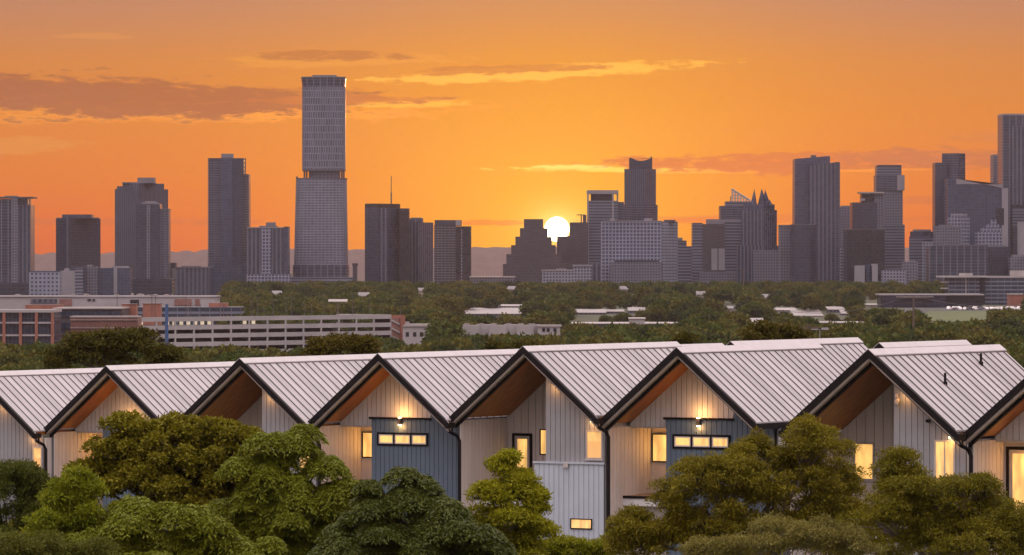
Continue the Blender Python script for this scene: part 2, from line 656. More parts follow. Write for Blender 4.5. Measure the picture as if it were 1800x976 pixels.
def house_a(i, label, L=13.6, dr=False, bay='blue', lowlit=False):
    x, y, z, k = ROW[i]
    t = thing('townhouse', label, 'house', (x, y, z), -ALPHA, 'gabled townhouses in the row', k)
    roof(t, L, 2.5, eave=(i == 5))
    gv, bv, kv = 2.15, 1.9, (2.95 if dr else 3.95)
    siding_u('gable_siding', t, gv, -3.3, 3.3, 5.28, lambda u: zr(u) - .31, M['white'])
    c = MB()
    c.box(-3.3, -1.52, gv + .102, kv + .1, 5.2, 5.29, M['cream'])
    c.build('ceiling', t)
    siding_v('party_siding', t, -3.30, .42, kv, -1.0, 5.27, M['cream'])
    siding_u('recess_siding', t, kv, -3.36, -1.4, 2.5, lambda u: 5.2, M['cream'], pitch=1.2)
    if dr:
        door(t, kv, -3.2, -2.2, 2.52, 5.02)
    else:
        window(t, kv, -3.25, -2.45, 3.77, 4.93, 'trim', fw=.05)
    wb = MB()
    # bay: wall with a flat top under the flashing and a taller strip up to the rake
    by = siding_u('bay_siding', t, bv, -1.52, 3.3, -1.0, lambda u: 5.58 if u < 1.53 else min(7.2, zr(u) - .31), M[bay])
    wb.box(-1.52, -1.42, bv + .1, kv, -1.0, 5.2, M[bay])
    wb.build('bay_side', t)
    fb = MB()
    fb.box(-1.58, 1.55, bv - .07, gv - .003, 5.585, 5.66, M['trim'])
    fb.box(-1.6, -1.35, bv - .09, bv - .071, 5.57, 5.67, M['trim'])
    fb.box(1.3, 1.57, bv - .09, bv - .071, 5.57, 5.67, M['trim'])
    fb.build('flashing', t)
    # window strip: one dark frame, three lit casements
    sb = MB()
    u0, u1, z0, z1 = -1.2, 1.4, 4.42, 5.0
    f = .085
    xs = [u0 + (u1 - u0) * q / 3 for q in range(4)]
    p0, p1 = bv - .06, bv + .02
    sb.box(u0, u1, p0, p1, z0, z0 + f, M['trim'])
    sb.box(u0, u1, p0, p1, z1 - f, z1, M['trim'])
    for q, xx in enumerate(xs):
        a, b = (xx, xx + f) if q == 0 else ((xx - f, xx) if q == 3 else (xx - f / 2, xx + f / 2))
        sb.box(a, b, p0, p1, z0 + f, z1 - f, M['trim'])
    s = sb.build('window_strip', t)
    for q in range(3):
        a, b = xs[q] + (f if q == 0 else f / 2), xs[q + 1] - (f if q == 2 else f / 2)
        cb = MB()
        w = .055
        for e in ((a, b, z0 + f, z0 + f + w), (a, b, z1 - f - w, z1 - f), (a, a + w, z0 + f + w, z1 - f - w), (b - w, b, z0 + f + w, z1 - f - w)):
            cb.box(e[0], e[1], p0 + .015, p1, e[2], e[3], M['white'])
        cb.build('sash', s)
        pb = MB()
        pb.box(a + w, b - w, p0 + .03, p1, z0 + f + w, z1 - f - w, M['winlit'])
        pb.build('pane', s)
    sconce(t, 0.0, bv, 5.5)
    # balcony in the recess, room wall below it
    bb = MB()
    bb.box(-3.35, -1.53, 1.66, kv, 2.43, 2.5, M['deck'])
    dk = bb.build('balcony', t)
    bb = MB()
    bb.box(-3.36, -1.53, 1.56, 1.655, 2.40, 2.5, M['trim'])
    bb.box(-3.36, -1.53, 1.60, 1.655, 2.10, 2.397, M['white'])
    bb.build('fascia', dk)
    siding_u('lower_siding', t, 2.2, -3.36, -1.53, -1.0, lambda u: 2.4, M['cream'])
    if lowlit:
        window(t, 2.2, -2.9, -2.0, .4, 1.9, 'trim')
    wl = MB()
    wl.box(-2.2, -2.08, kv - .13, kv - .01, 4.55, 4.8, M['steel'])
    w = wl.build('wall_lamp', t)
    pb = MB()
    pb.box(-2.19, -2.09, kv - .12, kv - .02, 4.51, 4.549, M['bulb'])
    pb.build('bulb', w)
    lamp('lamp_glow', (-2.3, kv - .3, 4.45), 26, w, rad=.1)
    shell(t, L, gv + .12)
    return t


def house_b(i, label, L=13.6, right='grey', box=True, win=(2.5, 3.3, 3.79, 5.0), rear='door', cam=False, split=None, lampu=2.85):
    x, y, z, k = ROW[i]
    t = thing('townhouse', label, 'house', (x, y, z), -ALPHA, 'gabled townhouses in the row', k)
    roof(t, L, 4.9)
    fv, bv, lv = .92, 4.4, .84
    siding_v('party_siding', t, -3.30, .42, bv, -1.0, 5.33, M['cream'])
    siding_u('recess_siding', t, bv, -3.36, .6, 2.0, lambda u: zr(u) - .31, M['cream'], pitch=.36)
    siding_u('front_siding', t, fv, .55, 3.38, -1.0 if not box else 3.6, lambda u: zr(u) - .31, M[right])
    wb = MB()
    wb.box(.55, .65, fv + .1, bv, -1.0, zr(.65) - .32, M[right])
    wb.build('return_wall', t)
    window(t, fv, *win, 'frame', blind=(split is None), split=split)
    if rear == 'door':
        door(t, bv, -3.05, -2.08, 2.08, 4.68)
        window(t, bv, -1.7, -1.1, 3.77, 4.88, 'trim', fw=.05)
    else:
        window(t, bv, -2.75, -1.9, 3.6, 5.0, 'frame')
    if box:
        siding_u('box_siding', t, lv, .04, 3.39, -1.0, lambda u: 3.58, M['pale'], pitch=.24)
        cb = MB()
        cb.box(.0, 3.42, lv - .06, fv - .003, 3.58, 3.66, M['pale'])
        cb.build('coping', t)
        rb = MB()
        rb.box(.04, .14, lv + .1, 2.6, -1.0, 3.6, M['pale'])
        rb.box(.14, .55, fv, 2.6, 3.5, 3.6, M['pale'])
        rb.build('box_side', t)
        window(t, lv, 1.8, 2.84, .86, 1.3, 'trim', fw=.045)
        bx = MB()
        bx.box(1.5, 1.72, lv - .12, lv - .061, 3.42, 3.62, M['frame'])
        bx.build('outlet_box', t)
    bb = MB()
    bb.box(-3.35, .03 if box else .54, 1.6, bv, 1.98, 2.05, M['deck'])
    dk = bb.build('balcony', t)
    bb = MB()
    bb.box(-3.35, .03 if box else .54, 1.5, 1.597, 1.95, 2.06, M['trim'])
    bb.box(-3.35, .03 if box else .54, 1.54, 1.597, 1.65, 1.948, M['white'])
    bb.build('fascia', dk)
    siding_u('lower_siding', t, 2.4, -3.36, .03 if box else .54, -1.0, lambda u: 1.95, M['cream'])
    if box:
        window(t, 2.4, -1.9, -1.15, -.2, 1.35, 'trim')
    # small eave lamp by the downspout
    wl = MB()
    wl.box(lampu - .09, lampu + .09, fv - .16, fv - .01, 5.42, 5.5, M['frame'])
    w = wl.build('wall_lamp', t)
    pb = MB()
    pb.box(lampu - .07, lampu + .07, fv - .14, fv - .03, 5.35, 5.419, M['bulb'])
    pb.build('bulb', w)
    lamp('lamp_glow', (lampu, fv - .26, 5.2), 7, w)
    # soffit lamp near the top of the front wall
    wl = MB()
    wl.box(.98, 1.12, fv - .16, fv - .01, 6.96, 7.06, M['steel'])
    w = wl.build('soffit_lamp', t)
    pb = MB()
    pb.box(1.0, 1.1, fv - .14, fv - .03, 6.93, 6.959, M['bulb'])
    pb.build('bulb', w)
    lamp('lamp_glow', (1.05, fv - .3, 6.75), 8, w)
    if cam:
        kb = MB()
        kb.box(.62, .72, fv - .05, fv - .001, 6.5, 6.9, M['frame'])
        kb.tube([(.8, fv - .28, 6.62), (.7, fv - .02, 6.7)], .09, M['frame'], 10)
        kb.build('camera', t)
        kb = MB()
        kb.tube([(1.95, fv - .2, 5.95), (1.95, fv - .01, 5.95)], .06, M['trim'], 8)
        kb.build('spotlight', t)
    shell(t, L, fv + .12)
    return t


house_b(0, 'partly seen townhouse at the far left end, blue grey wall with a small lit window', right='grey', box=False, win=(2.75, 3.33, 3.4, 4.85))
house_a(1, 'leftmost fully gabled townhouse, shallow timber soffit and lamp glow behind the leafy oak', lowlit=False)
house_b(2, 'townhouse with deep timber soffit whose walls are mostly hidden by the tall oak', box=False, win=(2.5, 3.2, 3.4, 4.4))
house_a(3, 'townhouse with slate blue bay, lit three-pane strip window and black downspout at its corner')
house_b(4, 'townhouse with pale blue lower box, deep timber soffit and a tall lit balcony door')
house_a(5, 'townhouse with slate blue bay and balcony, its roof eave ending above a white side wall', L=12.4)
h6 = house_b(6, 'townhouse with a camera under its gable, two-pane lit window and two roof vent pipes', L=11.2, right='grey', box=False, win=(2.15, 2.98, 3.55, 5.28), rear='window', cam=True, split='v')
house_a(7, 'cut-off townhouse at the far right edge with a lit glazed door on its balcony', L=11, dr=True)
for u, v in ((1.5, 3.2), (.75, 7.9)):
    vb = MB()
    vb.tube([(u, v, zr(u) - .05), (u, v, zr(u) + .42)], .05, M['trim'], 8)
    vb.tube([(u, v, zr(u) - .05), (u, v, zr(u) + .1)], .09, M['trim'], 8)
    vb.build('vent_pipe', h6)


def back_house(px, py, D, L, k, label):
    p = at(px, py, D)
    t = thing('townhouse', label, 'house', (p.x, p.y, p.z - RH * k), -ALPHA, 'townhouses of the second row', k)
    roof(t, L, None)
    siding_u('gable_siding', t, .6, -3.3, 3.3, -1.0, lambda u: zr(u) - .37, M['white'])
    siding_v('party_siding', t, -3.3, .7, L - .3, -1.0, 5.27, M['cream'], sgn=-1)
    shell(t, L, .72)


back_house(1060, 612, 232, 11.6, 1.0, 'second-row townhouse whose short ridge shows behind the deep-soffit house with the pale box')
back_house(1285, 602.5, 227, 12.0, 1.06, 'second-row townhouse whose large roof rises behind the house with the balcony')
back_house(1546, 605, 226, 8.6, 1.05, 'second-row townhouse whose low ridge shows behind the house with vent pipes')
# ------------------------------------------------------------------ downtown
G = lambda v: (v, v * .97, v * .98)
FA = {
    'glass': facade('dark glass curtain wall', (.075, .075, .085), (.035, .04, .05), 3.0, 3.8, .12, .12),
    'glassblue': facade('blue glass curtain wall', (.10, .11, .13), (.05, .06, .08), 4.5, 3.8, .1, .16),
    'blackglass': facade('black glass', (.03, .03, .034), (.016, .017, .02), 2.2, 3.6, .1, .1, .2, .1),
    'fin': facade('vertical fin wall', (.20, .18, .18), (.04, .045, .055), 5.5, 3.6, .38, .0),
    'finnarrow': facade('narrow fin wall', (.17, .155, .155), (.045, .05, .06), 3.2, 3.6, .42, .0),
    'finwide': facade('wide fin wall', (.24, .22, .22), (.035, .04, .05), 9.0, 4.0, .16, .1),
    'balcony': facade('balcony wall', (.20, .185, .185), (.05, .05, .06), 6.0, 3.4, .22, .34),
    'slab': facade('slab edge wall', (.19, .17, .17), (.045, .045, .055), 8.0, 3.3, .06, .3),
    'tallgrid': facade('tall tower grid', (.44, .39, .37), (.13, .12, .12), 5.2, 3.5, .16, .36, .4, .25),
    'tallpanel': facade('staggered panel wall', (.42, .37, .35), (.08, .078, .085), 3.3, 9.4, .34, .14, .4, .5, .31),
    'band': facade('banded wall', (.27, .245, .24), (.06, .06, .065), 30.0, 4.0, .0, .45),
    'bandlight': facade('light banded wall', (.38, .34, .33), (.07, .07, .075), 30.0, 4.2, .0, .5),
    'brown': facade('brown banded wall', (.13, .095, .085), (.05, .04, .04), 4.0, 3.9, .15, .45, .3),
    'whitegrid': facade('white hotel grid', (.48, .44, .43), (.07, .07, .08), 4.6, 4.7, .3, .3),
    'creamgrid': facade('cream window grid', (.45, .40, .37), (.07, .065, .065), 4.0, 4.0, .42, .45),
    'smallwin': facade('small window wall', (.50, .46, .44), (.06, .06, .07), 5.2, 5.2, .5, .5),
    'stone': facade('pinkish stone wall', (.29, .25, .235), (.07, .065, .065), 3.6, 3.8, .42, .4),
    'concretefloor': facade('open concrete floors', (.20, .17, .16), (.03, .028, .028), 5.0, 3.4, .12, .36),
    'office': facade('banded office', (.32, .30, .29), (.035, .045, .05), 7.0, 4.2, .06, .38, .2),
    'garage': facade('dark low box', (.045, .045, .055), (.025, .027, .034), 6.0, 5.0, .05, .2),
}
PHI = R(30)


def foot(x0, x1, Y, c=None, d=None, dY=0.0):
    X0, X1 = (x0 - CX) * Y / F, (x1 - CX) * Y / F
    if c is None:
        d = d or max(12.0, min(45.0, (X1 - X0) * .8))
        return [(X0, Y + dY), (X1, Y + dY), (X1, Y + dY + d), (X0, Y + dY + d)]
    Xc = (c - CX) * Y / F
    L, Rr = Xc - X0, X1 - Xc
    fr, ri, le = (Xc, Y + dY), (X1, Y + dY + Rr / math.tan(PHI)), (X0, Y + dY + L * math.tan(PHI))
    return [fr, ri, (ri[0] - L, ri[1] + L * math.tan(PHI)), le]


def tower(name, label, Y, parts, cat='tower', group='downtown towers on the skyline'):
    """parts: (part name, x0, x1, y top, y bottom or None, wall, options) in photo pixels at distance Y"""
    xs = [p[1] for p in parts] + [p[2] for p in parts]
    xc = ((min(xs) + max(xs)) / 2 - CX) * Y / F
    gz = float(ter(xc, Y)) - 1
    t = thing(name, label, cat, (xc, Y, gz), 0, group)
    made = {}
    for pn, x0, x1, yt, yb, wall, *o in parts:
        o = o[0] if o else {}
        zt = ZC - (yt - HY) * Y / F - gz
        zb = 0.0 if yb is None else ZC - (yb - HY) * Y / F - gz
        fp = [(x - xc, y - Y) for x, y in foot(x0, x1, Y, o.get('c'), o.get('d'), o.get('dY', 0))]
        if o.get('round'):
            X0, X1 = fp[0][0], fp[1][0]
            dd = fp[2][1] - fp[1][1]
            a, b = (X1 - X0) / 2, dd / 2
            e = o['round']
            fp = []
            for q in range(40):
                th = 2 * math.pi * q / 40
                cs, sn = math.cos(th), math.sin(th)
                fp.append(((X0 + X1) / 2 + a * math.copysign(abs(cs) ** e, cs), b + o.get('dY', 0) + b * math.copysign(abs(sn) ** e, sn)))
        f2 = None
        if 'top' in o:                                    # tapered: x range of the top
            w0, w1 = (o['top'][0] - CX) * Y / F - xc, (o['top'][1] - CX) * Y / F - xc
            X0, X1 = min(p[0] for p in fp), max(p[0] for p in fp)
            f2 = [(w0 + (p[0] - X0) / (X1 - X0) * (w1 - w0), p[1] + .0) for p in fp]
        zs = None
        if 'slope' in o:                                  # top height varies with x: (y at x0, y at x1)
            X0, X1 = min(p[0] for p in fp), max(p[0] for p in fp)
            za, zc = [ZC - (q - HY) * Y / F - gz for q in o['slope']]
            zs = [za + (p[0] - X0) / (X1 - X0) * (zc - za) for p in fp]
        mb = MB()
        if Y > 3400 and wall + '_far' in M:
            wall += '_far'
        W = FA.get(wall) or M[wall]
        mb.prism(fp, zb, zt, W, M[o['roof']] if 'roof' in o else M['roofgrey'], f2, zs)
        par = made.get(o.get('on'), t)
        made[pn] = mb.build(pn, par)
        for k in range(o.get('ledges', 0)):               # projecting slab edges
            pass
    return t, xc, gz


def poly_part(t, xc, gz, Y, name, pts, depth, mat, dY=0.0):
    """solid outline (photo pixels at distance Y) with real thickness"""
    P = [((x - CX) * Y / F - xc, ZC - (y - HY) * Y / F - gz) for x, y in pts]
    ar = sum(P[i][0] * P[(i + 1) % len(P)][1] - P[(i + 1) % len(P)][0] * P[i][1] for i in range(len(P)))
    if ar < 0:
        P = P[::-1]
    n = len(P)
    mb = MB()
    W = FA.get(mat) or M[mat]
    uvs = [(p[0], p[1]) for p in P]
    mb.face([(x, dY, z) for x, z in P], W, uvs)
    mb.face([(x, dY + depth, z) for x, z in P[::-1]], W, uvs[::-1])
    for i in range(n):
        j = (i + 1) % n
        a, b = P[i], P[j]
        mb.face([(b[0], dY, b[1]), (a[0], dY, a[1]), (a[0], dY + depth, a[1]), (b[0], dY + depth, b[1])], W,
                [(0, b[1]), (0, a[1]), (depth, a[1]), (depth, b[1])])
    return mb.build(name, t)


def line_part(t, xc, gz, Y, name, pts, w, mat, dY=0.0, parent=None):
    mb = MB()
    mb.tube([((x - CX) * Y / F - xc, dY, ZC - (y - HY) * Y / F - gz) for x, y in pts], w, M[mat], 6)
    return mb.build(name, parent or t)


Y0 = 4000
# --- west side
t, xc, gz = tower('residential_tower', 'tower at the photo\'s left edge with a thin roof canopy overhanging its balconies', Y0, [
    ('tower_body', -34, 20, 350, None, 'finwide', {'d': 40, 'dY': 2}), ('stair_core', 20, 31, 348, None, 'stone', {'d': 38}), ('balcony_wing', 31, 53, 360, None, 'fin', {'d': 36, 'dY': 3}),
    ('upper_floors', 31, 48, 349, 360, 'glass', {'d': 30, 'dY': 4}), ('roof_canopy', -30, 58, 346, 348.5, 'steel', {'d': 38}), ('penthouse', 7, 27, 344, 346, 'concrete', {'d': 20, 'dY': 5}),
    ('podium', -34, 56, 497, None, 'garage', {'d': 50, 'dY': -4})])
line_part(t, xc, gz, Y0, 'column', [(52, 360), (52, 348)], .5, 'steel', 1)
for k in range(40):
    pass
tower('residential_tower', 'short dark glass tower between the canopied tower and the big twin-stepped tower', Y0 + 60, [
    ('tower_body', 97, 170, 384, None, 'glass', {'c': 122}), ('crown', 108, 160, 377, 384, 'finnarrow', {'d': 22, 'dY': 6}), ('fin_wall', 117, 122, 379, None, 'fin', {'d': 10, 'dY': -1}),
    ('parapet', 97, 107, 382.5, 384, 'concrete', {'d': 12, 'dY': 12}), ('parapet', 160, 169, 382, 384, 'concrete', {'d': 12, 'dY': 20})])
tower('residential_tower', 'broad beige tower with stepped top standing behind a lower dark tower', Y0 + 120, [
    ('tower_body', 200, 290, 332, None, 'finnarrow', {'c': 243}), ('upper_tier', 203, 283, 327, 332, 'finnarrow', {'c': 243, 'dY': 4}), ('upper_tier', 213, 283, 322, 327, 'fin', {'c': 243, 'dY': 6}),
    ('crown', 240, 269, 312, 322, 'concrete', {'d': 20, 'dY': 10}), ('crown_roof', 213, 270, 320, 322, 'concrete', {'d': 20, 'dY': 9})])
tower('residential_tower', 'dark balconied tower in front of the broad beige tower', Y0, [
    ('tower_body', 238, 281, 359, None, 'glass', {'d': 26}), ('stair_core', 258, 264, 361, None, 'stone', {'d': 4, 'dY': -1.5}), ('balcony_wing', 281, 296, 368, None, 'balcony', {'d': 24, 'dY': 2}),
    ('crown', 247, 277, 356, 359, 'concrete', {'d': 18, 'dY': 3}), ('roof_slab', 254, 272, 354, 356, 'lightconc', {'d': 14, 'dY': 4}), ('parapet', 281, 297, 367, 368, 'concrete', {'d': 24, 'dY': 1.5}),
    ('podium', 228, 303, 490, None, 'garage', {'d': 40, 'dY': -6})])
LOW = 'low blocks at the foot of the skyline'
tower('hotel', 'low white hotel with rows of small square windows below the canopied tower', Y0 - 250, [
    ('wing', 51, 106, 479, None, 'smallwin', {'d': 18}), ('wing', 106, 127, 476, None, 'lightconc', {'d': 22, 'dY': 1}), ('roof_room', 52, 110, 476.5, 479, 'glassblue', {'d': 14, 'dY': 3}), ('roof_room', 112, 119, 472, 476, 'lightconc', {'d': 10, 'dY': 4})], 'building', LOW)
tower('office_block', 'low block with a white striped window bay beside the white hotel', Y0 - 180, [
    ('body', 122, 150, 469, None, 'glass', {'d': 20}), ('window_bay', 132, 146, 471, None, 'bandlight', {'d': 4, 'dY': -1.5})], 'building', LOW)
tower('office_block', 'grey stone low block between the striped bay and the dark glass block', Y0 - 170, [
    ('body', 149, 170, 468, None, 'stone', {'d': 20}), ('roof_room', 152, 161, 466, 468, 'lightconc', {'d': 10, 'dY': 3})], 'building', LOW)
tower('office_block', 'low dark glass block with a pale vertical core beneath the beige tower', Y0 - 160, [
    ('body', 169, 228, 471, None, 'glassblue', {'d': 26}), ('core', 200, 206, 469, None, 'lightconc', {'d': 3, 'dY': -1.2}), ('roof_room', 196, 224, 468, 471, 'lightconc', {'d': 12, 'dY': 4})], 'building', LOW)
tower('apartment_block', 'pale slim block tucked behind the foot of the dark balconied tower', Y0 + 40, [
    ('body', 296, 309, 462, None, 'finnarrow', {'d': 20}), ('lower_wing', 303, 312, 472, None, 'lightconc', {'d': 20, 'dY': -2})], 'building', LOW)
tower('office_block', 'low dark office with a flat roof left of the tower under construction', Y0 - 60, [
    ('body', 309, 368, 470, None, 'fin', {'d': 30}), ('roof_room', 318, 352, 467.5, 470, 'steel', {'d': 14, 'dY': 6}), ('roof_slab', 308, 370, 469, 470.5, 'concrete', {'d': 31, 'dY': -1})], 'building', LOW)
t, xc, gz = tower('residential_tower', 'dark tower still under construction with a hoist frame up its right edge', Y0, [
    ('tower_body', 366, 388, 279, None, 'slab', {'d': 34, 'dY': 1.5}), ('glass_face', 388, 409, 277.5, None, 'glassblue', {'d': 36}), ('open_floors', 409, 427, 279, None, 'glass', {'d': 34, 'dY': 1.2}),
    ('open_floors', 427, 437, 306, None, 'concretefloor', {'d': 28, 'dY': 3}), ('penthouse', 388, 408, 270, 278, 'concrete', {'d': 16, 'dY': 8}), ('roof_slab', 365, 428, 278, 279.5, 'steel', {'d': 36, 'dY': 1}),
    ('podium', 366, 441, 465, None, 'glassblue', {'d': 40, 'dY': -4})])
for a, b in (((427.5, 306), (427.5, 279)), ((431, 306), (431, 278)), ((427.5, 280), (431, 280)), ((427.5, 287), (431, 287)), ((427.5, 294), (431, 294)), ((427.5, 301), (431, 301))):
    line_part(t, xc, gz, Y0, 'hoist_frame', [a, b], .5, 'steel', 1)
for k in range(52):                                       # slab edges at the two ragged sides
    y = 283 + k * 4.1
    line_part(t, xc, gz, Y0, 'slab_edge', [(364.6, y), (366.5, y)], .45, 'steel', 3)
tower('apartment_tower', 'mid-rise tower with white balcony columns beside the construction tower', Y0 - 40, [
    ('tower_body', 434, 499, 401, None, 'fin', {'d': 28}), ('balcony_column', 460, 476, 402, None, 'whitegrid', {'d': 3, 'dY': -1.5}), ('side_wing', 499, 507, 398.5, None, 'glassblue', {'d': 26, 'dY': 1}),
    ('parapet', 434, 499, 399.5, 401, 'lightconc', {'d': 29, 'dY': -.5}), ('penthouse', 455, 486, 397, 399.5, 'concrete', {'d': 16, 'dY': 4}), ('lift_house', 467, 483, 391, 397, 'concrete', {'d': 12, 'dY': 5}),
    ('podium', 434, 510, 482, None, 'whitegrid', {'d': 30, 'dY': -3})])
# --- the tallest tower
t, xc, gz = tower('skyscraper', 'tallest tower, rounded upper block set on columns above a tapering lower block', Y0, [
    ('lower_block', 514, 611, 315, None, 'tallgrid', {'round': .45, 'd': 40, 'top': (519, 608)}),
    ('lower_roof', 519, 609, 313, 315, 'steel', {'round': .45, 'd': 40}),
    ('neck', 541, 597, 299, 313, 'tallgrid', {'round': .6, 'd': 26, 'dY': 7}),
    ('soffit_slab', 530, 606, 298, 300.5, 'steel', {'round': .5, 'd': 36, 'dY': 2}),
    ('upper_block', 529.5, 606, 152, 298, 'tallpanel', {'round': .5, 'd': 36, 'dY': 2}),
    ('crown_screen', 530, 605, 136, 152, 'finwide', {'round': .5, 'd': 36, 'dY': 2, 'top': (528, 606.5)}),
    ('roof_rim', 527.5, 607, 134.5, 136.3, 'concrete', {'round': .5, 'd': 38, 'dY': 1}),
    ('lift_house', 548, 590, 131, 135, 'concrete', {'d': 18, 'dY': 12}),
    ('base_columns', 513, 612, 466, None, 'finwide', {'round': .45, 'd': 42, 'dY': -1}),
    ('podium', 503, 622, 487, None, 'bandlight', {'d': 50, 'dY': -6})])
for x in (534, 538, 600, 603.5):
    line_part(t, xc, gz, Y0, 'column', [(x, 314), (x, 299)], .7, 'steel', 12)
line_part(t, xc, gz, Y0, 'roof_davit', [(521, 314), (521, 310)], .8, 'steel', 12)
tower('brick_chimney', 'small brown brick stack standing alone to the right of the tallest tower', Y0 - 150, [
    ('shaft', 620, 628, 466, None, 'brown', {'d': 4}), ('cap', 619, 629, 463, 467, 'brown', {'d': 5, 'dY': -.5})], 'chimney', LOW)
# --- centre
t, xc, gz = tower('office_tower', 'broad dark glass tower carrying a tall thin rooftop antenna', Y0, [
    ('tower_body', 641, 702, 365, None, 'glass', {'c': 664}), ('crown', 641, 702, 358, 365, 'blackglass', {'c': 664}), ('side_wing', 701, 718, 366, None, 'blackglass', {'d': 30, 'dY': 20}),
    ('corner_fin', 662, 681, 366, None, 'fin', {'d': 3, 'dY': 3})])
line_part(t, xc, gz, Y0, 'antenna', [(687, 358), (687, 338)], .55, 'steel', 14)
line_part(t, xc, gz, Y0, 'antenna_tip', [(687, 338), (687, 309)], .3, 'steel', 14)
tower('office_tower', 'fluted pale tower squeezed between the antenna tower and the banded dark tower', Y0 + 60, [
    ('tower_body', 716, 761, 391, None, 'fin', {'c': 735}), ('upper_tier', 718, 743, 384, 391, 'finwide', {'d': 20, 'dY': 8}), ('roof_slab', 722, 741, 382.5, 384, 'concrete', {'d': 18, 'dY': 9})])
tower('office_tower', 'dark brown tower with two-height roof just left of the gap with distant hills', Y0, [
    ('tower_body', 763, 801, 396, None, 'concretefloor', {'d': 28}), ('side_wing', 801, 828, 398, None, 'blackglass', {'d': 30, 'dY': .6}), ('crown', 764, 811, 387, 397, 'glass', {'d': 24, 'dY': 2}), ('crown_panel', 801, 810, 387.5, 396, 'lightconc', {'d': 2, 'dY': 1}),
    ('corner_strip', 810.5, 812.5, 402, None, 'bandlight', {'d': 2, 'dY': -.6})])
tower('warehouse', 'long low flat-roofed building at the foot of the hills gap', Y0 - 200, [
    ('body', 826, 905, 487, None, 'stone', {'d': 30}), ('roof_slab', 825, 906, 486, 488, 'whiteroof', {'d': 31, 'dY': -1, 'roof': 'whiteroof'})], 'building', LOW)
STEPS = [(921, 955, 385), (914, 963, 401), (906, 970, 416), (898.5, 977, 431), (890, 986, 447), (884, 1000, 464)]
tower('stepped_office', 'brown ziggurat office whose stepped right side cuts into the setting sun', Y0, [
    ('tier', a, b, y, (STEPS[i + 1][2] if i < 5 else None), 'brown', {'d': 20 + 7 * i, 'dY': 16 - 3 * i}) for i, (a, b, y) in enumerate(STEPS)])
t, xc, gz = tower('office_tower', 'brown tower immediately right of the setting sun with rooftop masts', Y0 + 50, [
    ('tower_body', 1002, 1034, 391, None, 'brown', {'d': 26}), ('lower_wing', 979, 1004, 415, None, 'brown', {'d': 24, 'dY': -1}), ('rooftop_mast', 1021, 1023, 378, 391, 'steel', {'d': 3, 'dY': 8}), ('rooftop_mast', 1025, 1031, 378, 391, 'steel', {'d': 6, 'dY': 8}),
    ('helipad', 1014, 1029, 377, 378.4, 'steel', {'d': 10, 'dY': 5})])
tower('courthouse', 'long low cream building below the sun behind the treeline', Y0 - 200, [
    ('body', 953, 1009, 475, None, 'creamgrid', {'d': 20}), ('attic', 978, 996, 472.5, 475, 'lightconc', {'d': 12, 'dY': 4}), ('parapet', 952, 1010, 474.3, 476.5, 'lightconc', {'d': 21, 'dY': -.6})], 'building', LOW)
tower('courthouse', 'taller cream building with tall narrow windows at the foot of the brown mast tower', Y0 - 150, [
    ('body', 1008, 1040, 467, None, 'creamgrid', {'d': 20}), ('side_wing', 1040, 1056, 463, None, 'fin', {'d': 22, 'dY': 3}), ('parapet', 1007, 1041, 465.5, 468, 'lightconc', {'d': 21, 'dY': -.6})], 'building', LOW)
t, xc, gz = tower('office_tower', 'banded tower with an open square frame at its top right of the sun', Y0 + 60, [
    ('tower_body', 1033, 1086, 353, None, 'band', {'d': 28}), ('crown_room', 1039, 1079, 341, 353, 'garage', {'d': 18, 'dY': 5}), ('side_wing', 1086, 1097, 355, None, 'slab', {'d': 26, 'dY': 4}),
    ('frame_beam', 1032, 1087, 334.5, 341, 'lightconc', {'d': 28, 'dY': -.3}), ('frame_post', 1032, 1035, 341, None, 'lightconc', {'d': 3, 'dY': -.6}), ('frame_post', 1076, 1079, 341, None, 'lightconc', {'d': 3, 'dY': -.6}), ('frame_post', 1084, 1087, 341, 356, 'lightconc', {'d': 3, 'dY': 2}),
    ('lower_wing', 1096, 1108, 368, None, 'slab', {'d': 22, 'dY': 6})])
t, xc, gz = tower('skyscraper', 'dark tower with a scooped concave crown rising behind the white grid hotel', Y0 + 120, [
    ('tower_body', 1098, 1154, 297, None, 'finnarrow', {'c': 1135}), ('lower_body', 1095, 1157, 360, None, 'slab', {'c': 1135, 'dY': -2})])
cr = [(1107, 298), (1107, 277)] + [(1107 + 2 + 36 * q / 12, 277 + 5.5 * math.sin(math.pi * q / 12) ** .8) for q in range(13)] + [(1147, 275), (1147, 298)]
poly_part(t, xc, gz, Y0 + 120, 'crown', cr, 24, 'glass', 8)
line_part(t, xc, gz, Y0 + 120, 'crown_rail', [(1108, 277), (1116, 279.5), (1138, 278.5), (1147, 275)], .25, 'steel', 12)
tower('hotel', 'wide hotel with a bold white window grid in front of the scooped-crown tower', Y0 - 60, [
    ('main_wing', 1057, 1163, 389, None, 'whitegrid', {'d': 22}), ('side_wing', 1163, 1193, 389.5, None, 'creamgrid', {'c': 1165, 'dY': 0}), ('parapet', 1060, 1163, 388, 389.5, 'lightconc', {'d': 23, 'dY': -.5}),
    ('lift_house', 1073, 1081, 384, 389, 'lightconc', {'d': 8, 'dY': 6}), ('lift_house', 1133, 1147, 384, 389, 'lightconc', {'d': 8, 'dY': 6}), ('plant_room', 1168, 1188, 386.5, 389.5, 'steel', {'d': 10, 'dY': 8}),
    ('podium', 1073, 1162, 461, None, 'stone', {'d': 20, 'dY': -14}), ('podium_roof', 1080, 1158, 457.5, 461, 'garage', {'d': 12, 'dY': -9})])
tower('office_block', 'stepped banded block peeking out to the right of the white grid hotel', Y0 + 80, [
    ('body', 1186, 1222, 433, None, 'bandlight', {'d': 26}), ('upper_tier', 1188, 1207, 423, 433, 'band', {'d': 22, 'dY': 2}), ('roof_room', 1190, 1200, 418, 423, 'concrete', {'d': 12, 'dY': 5})], 'building')
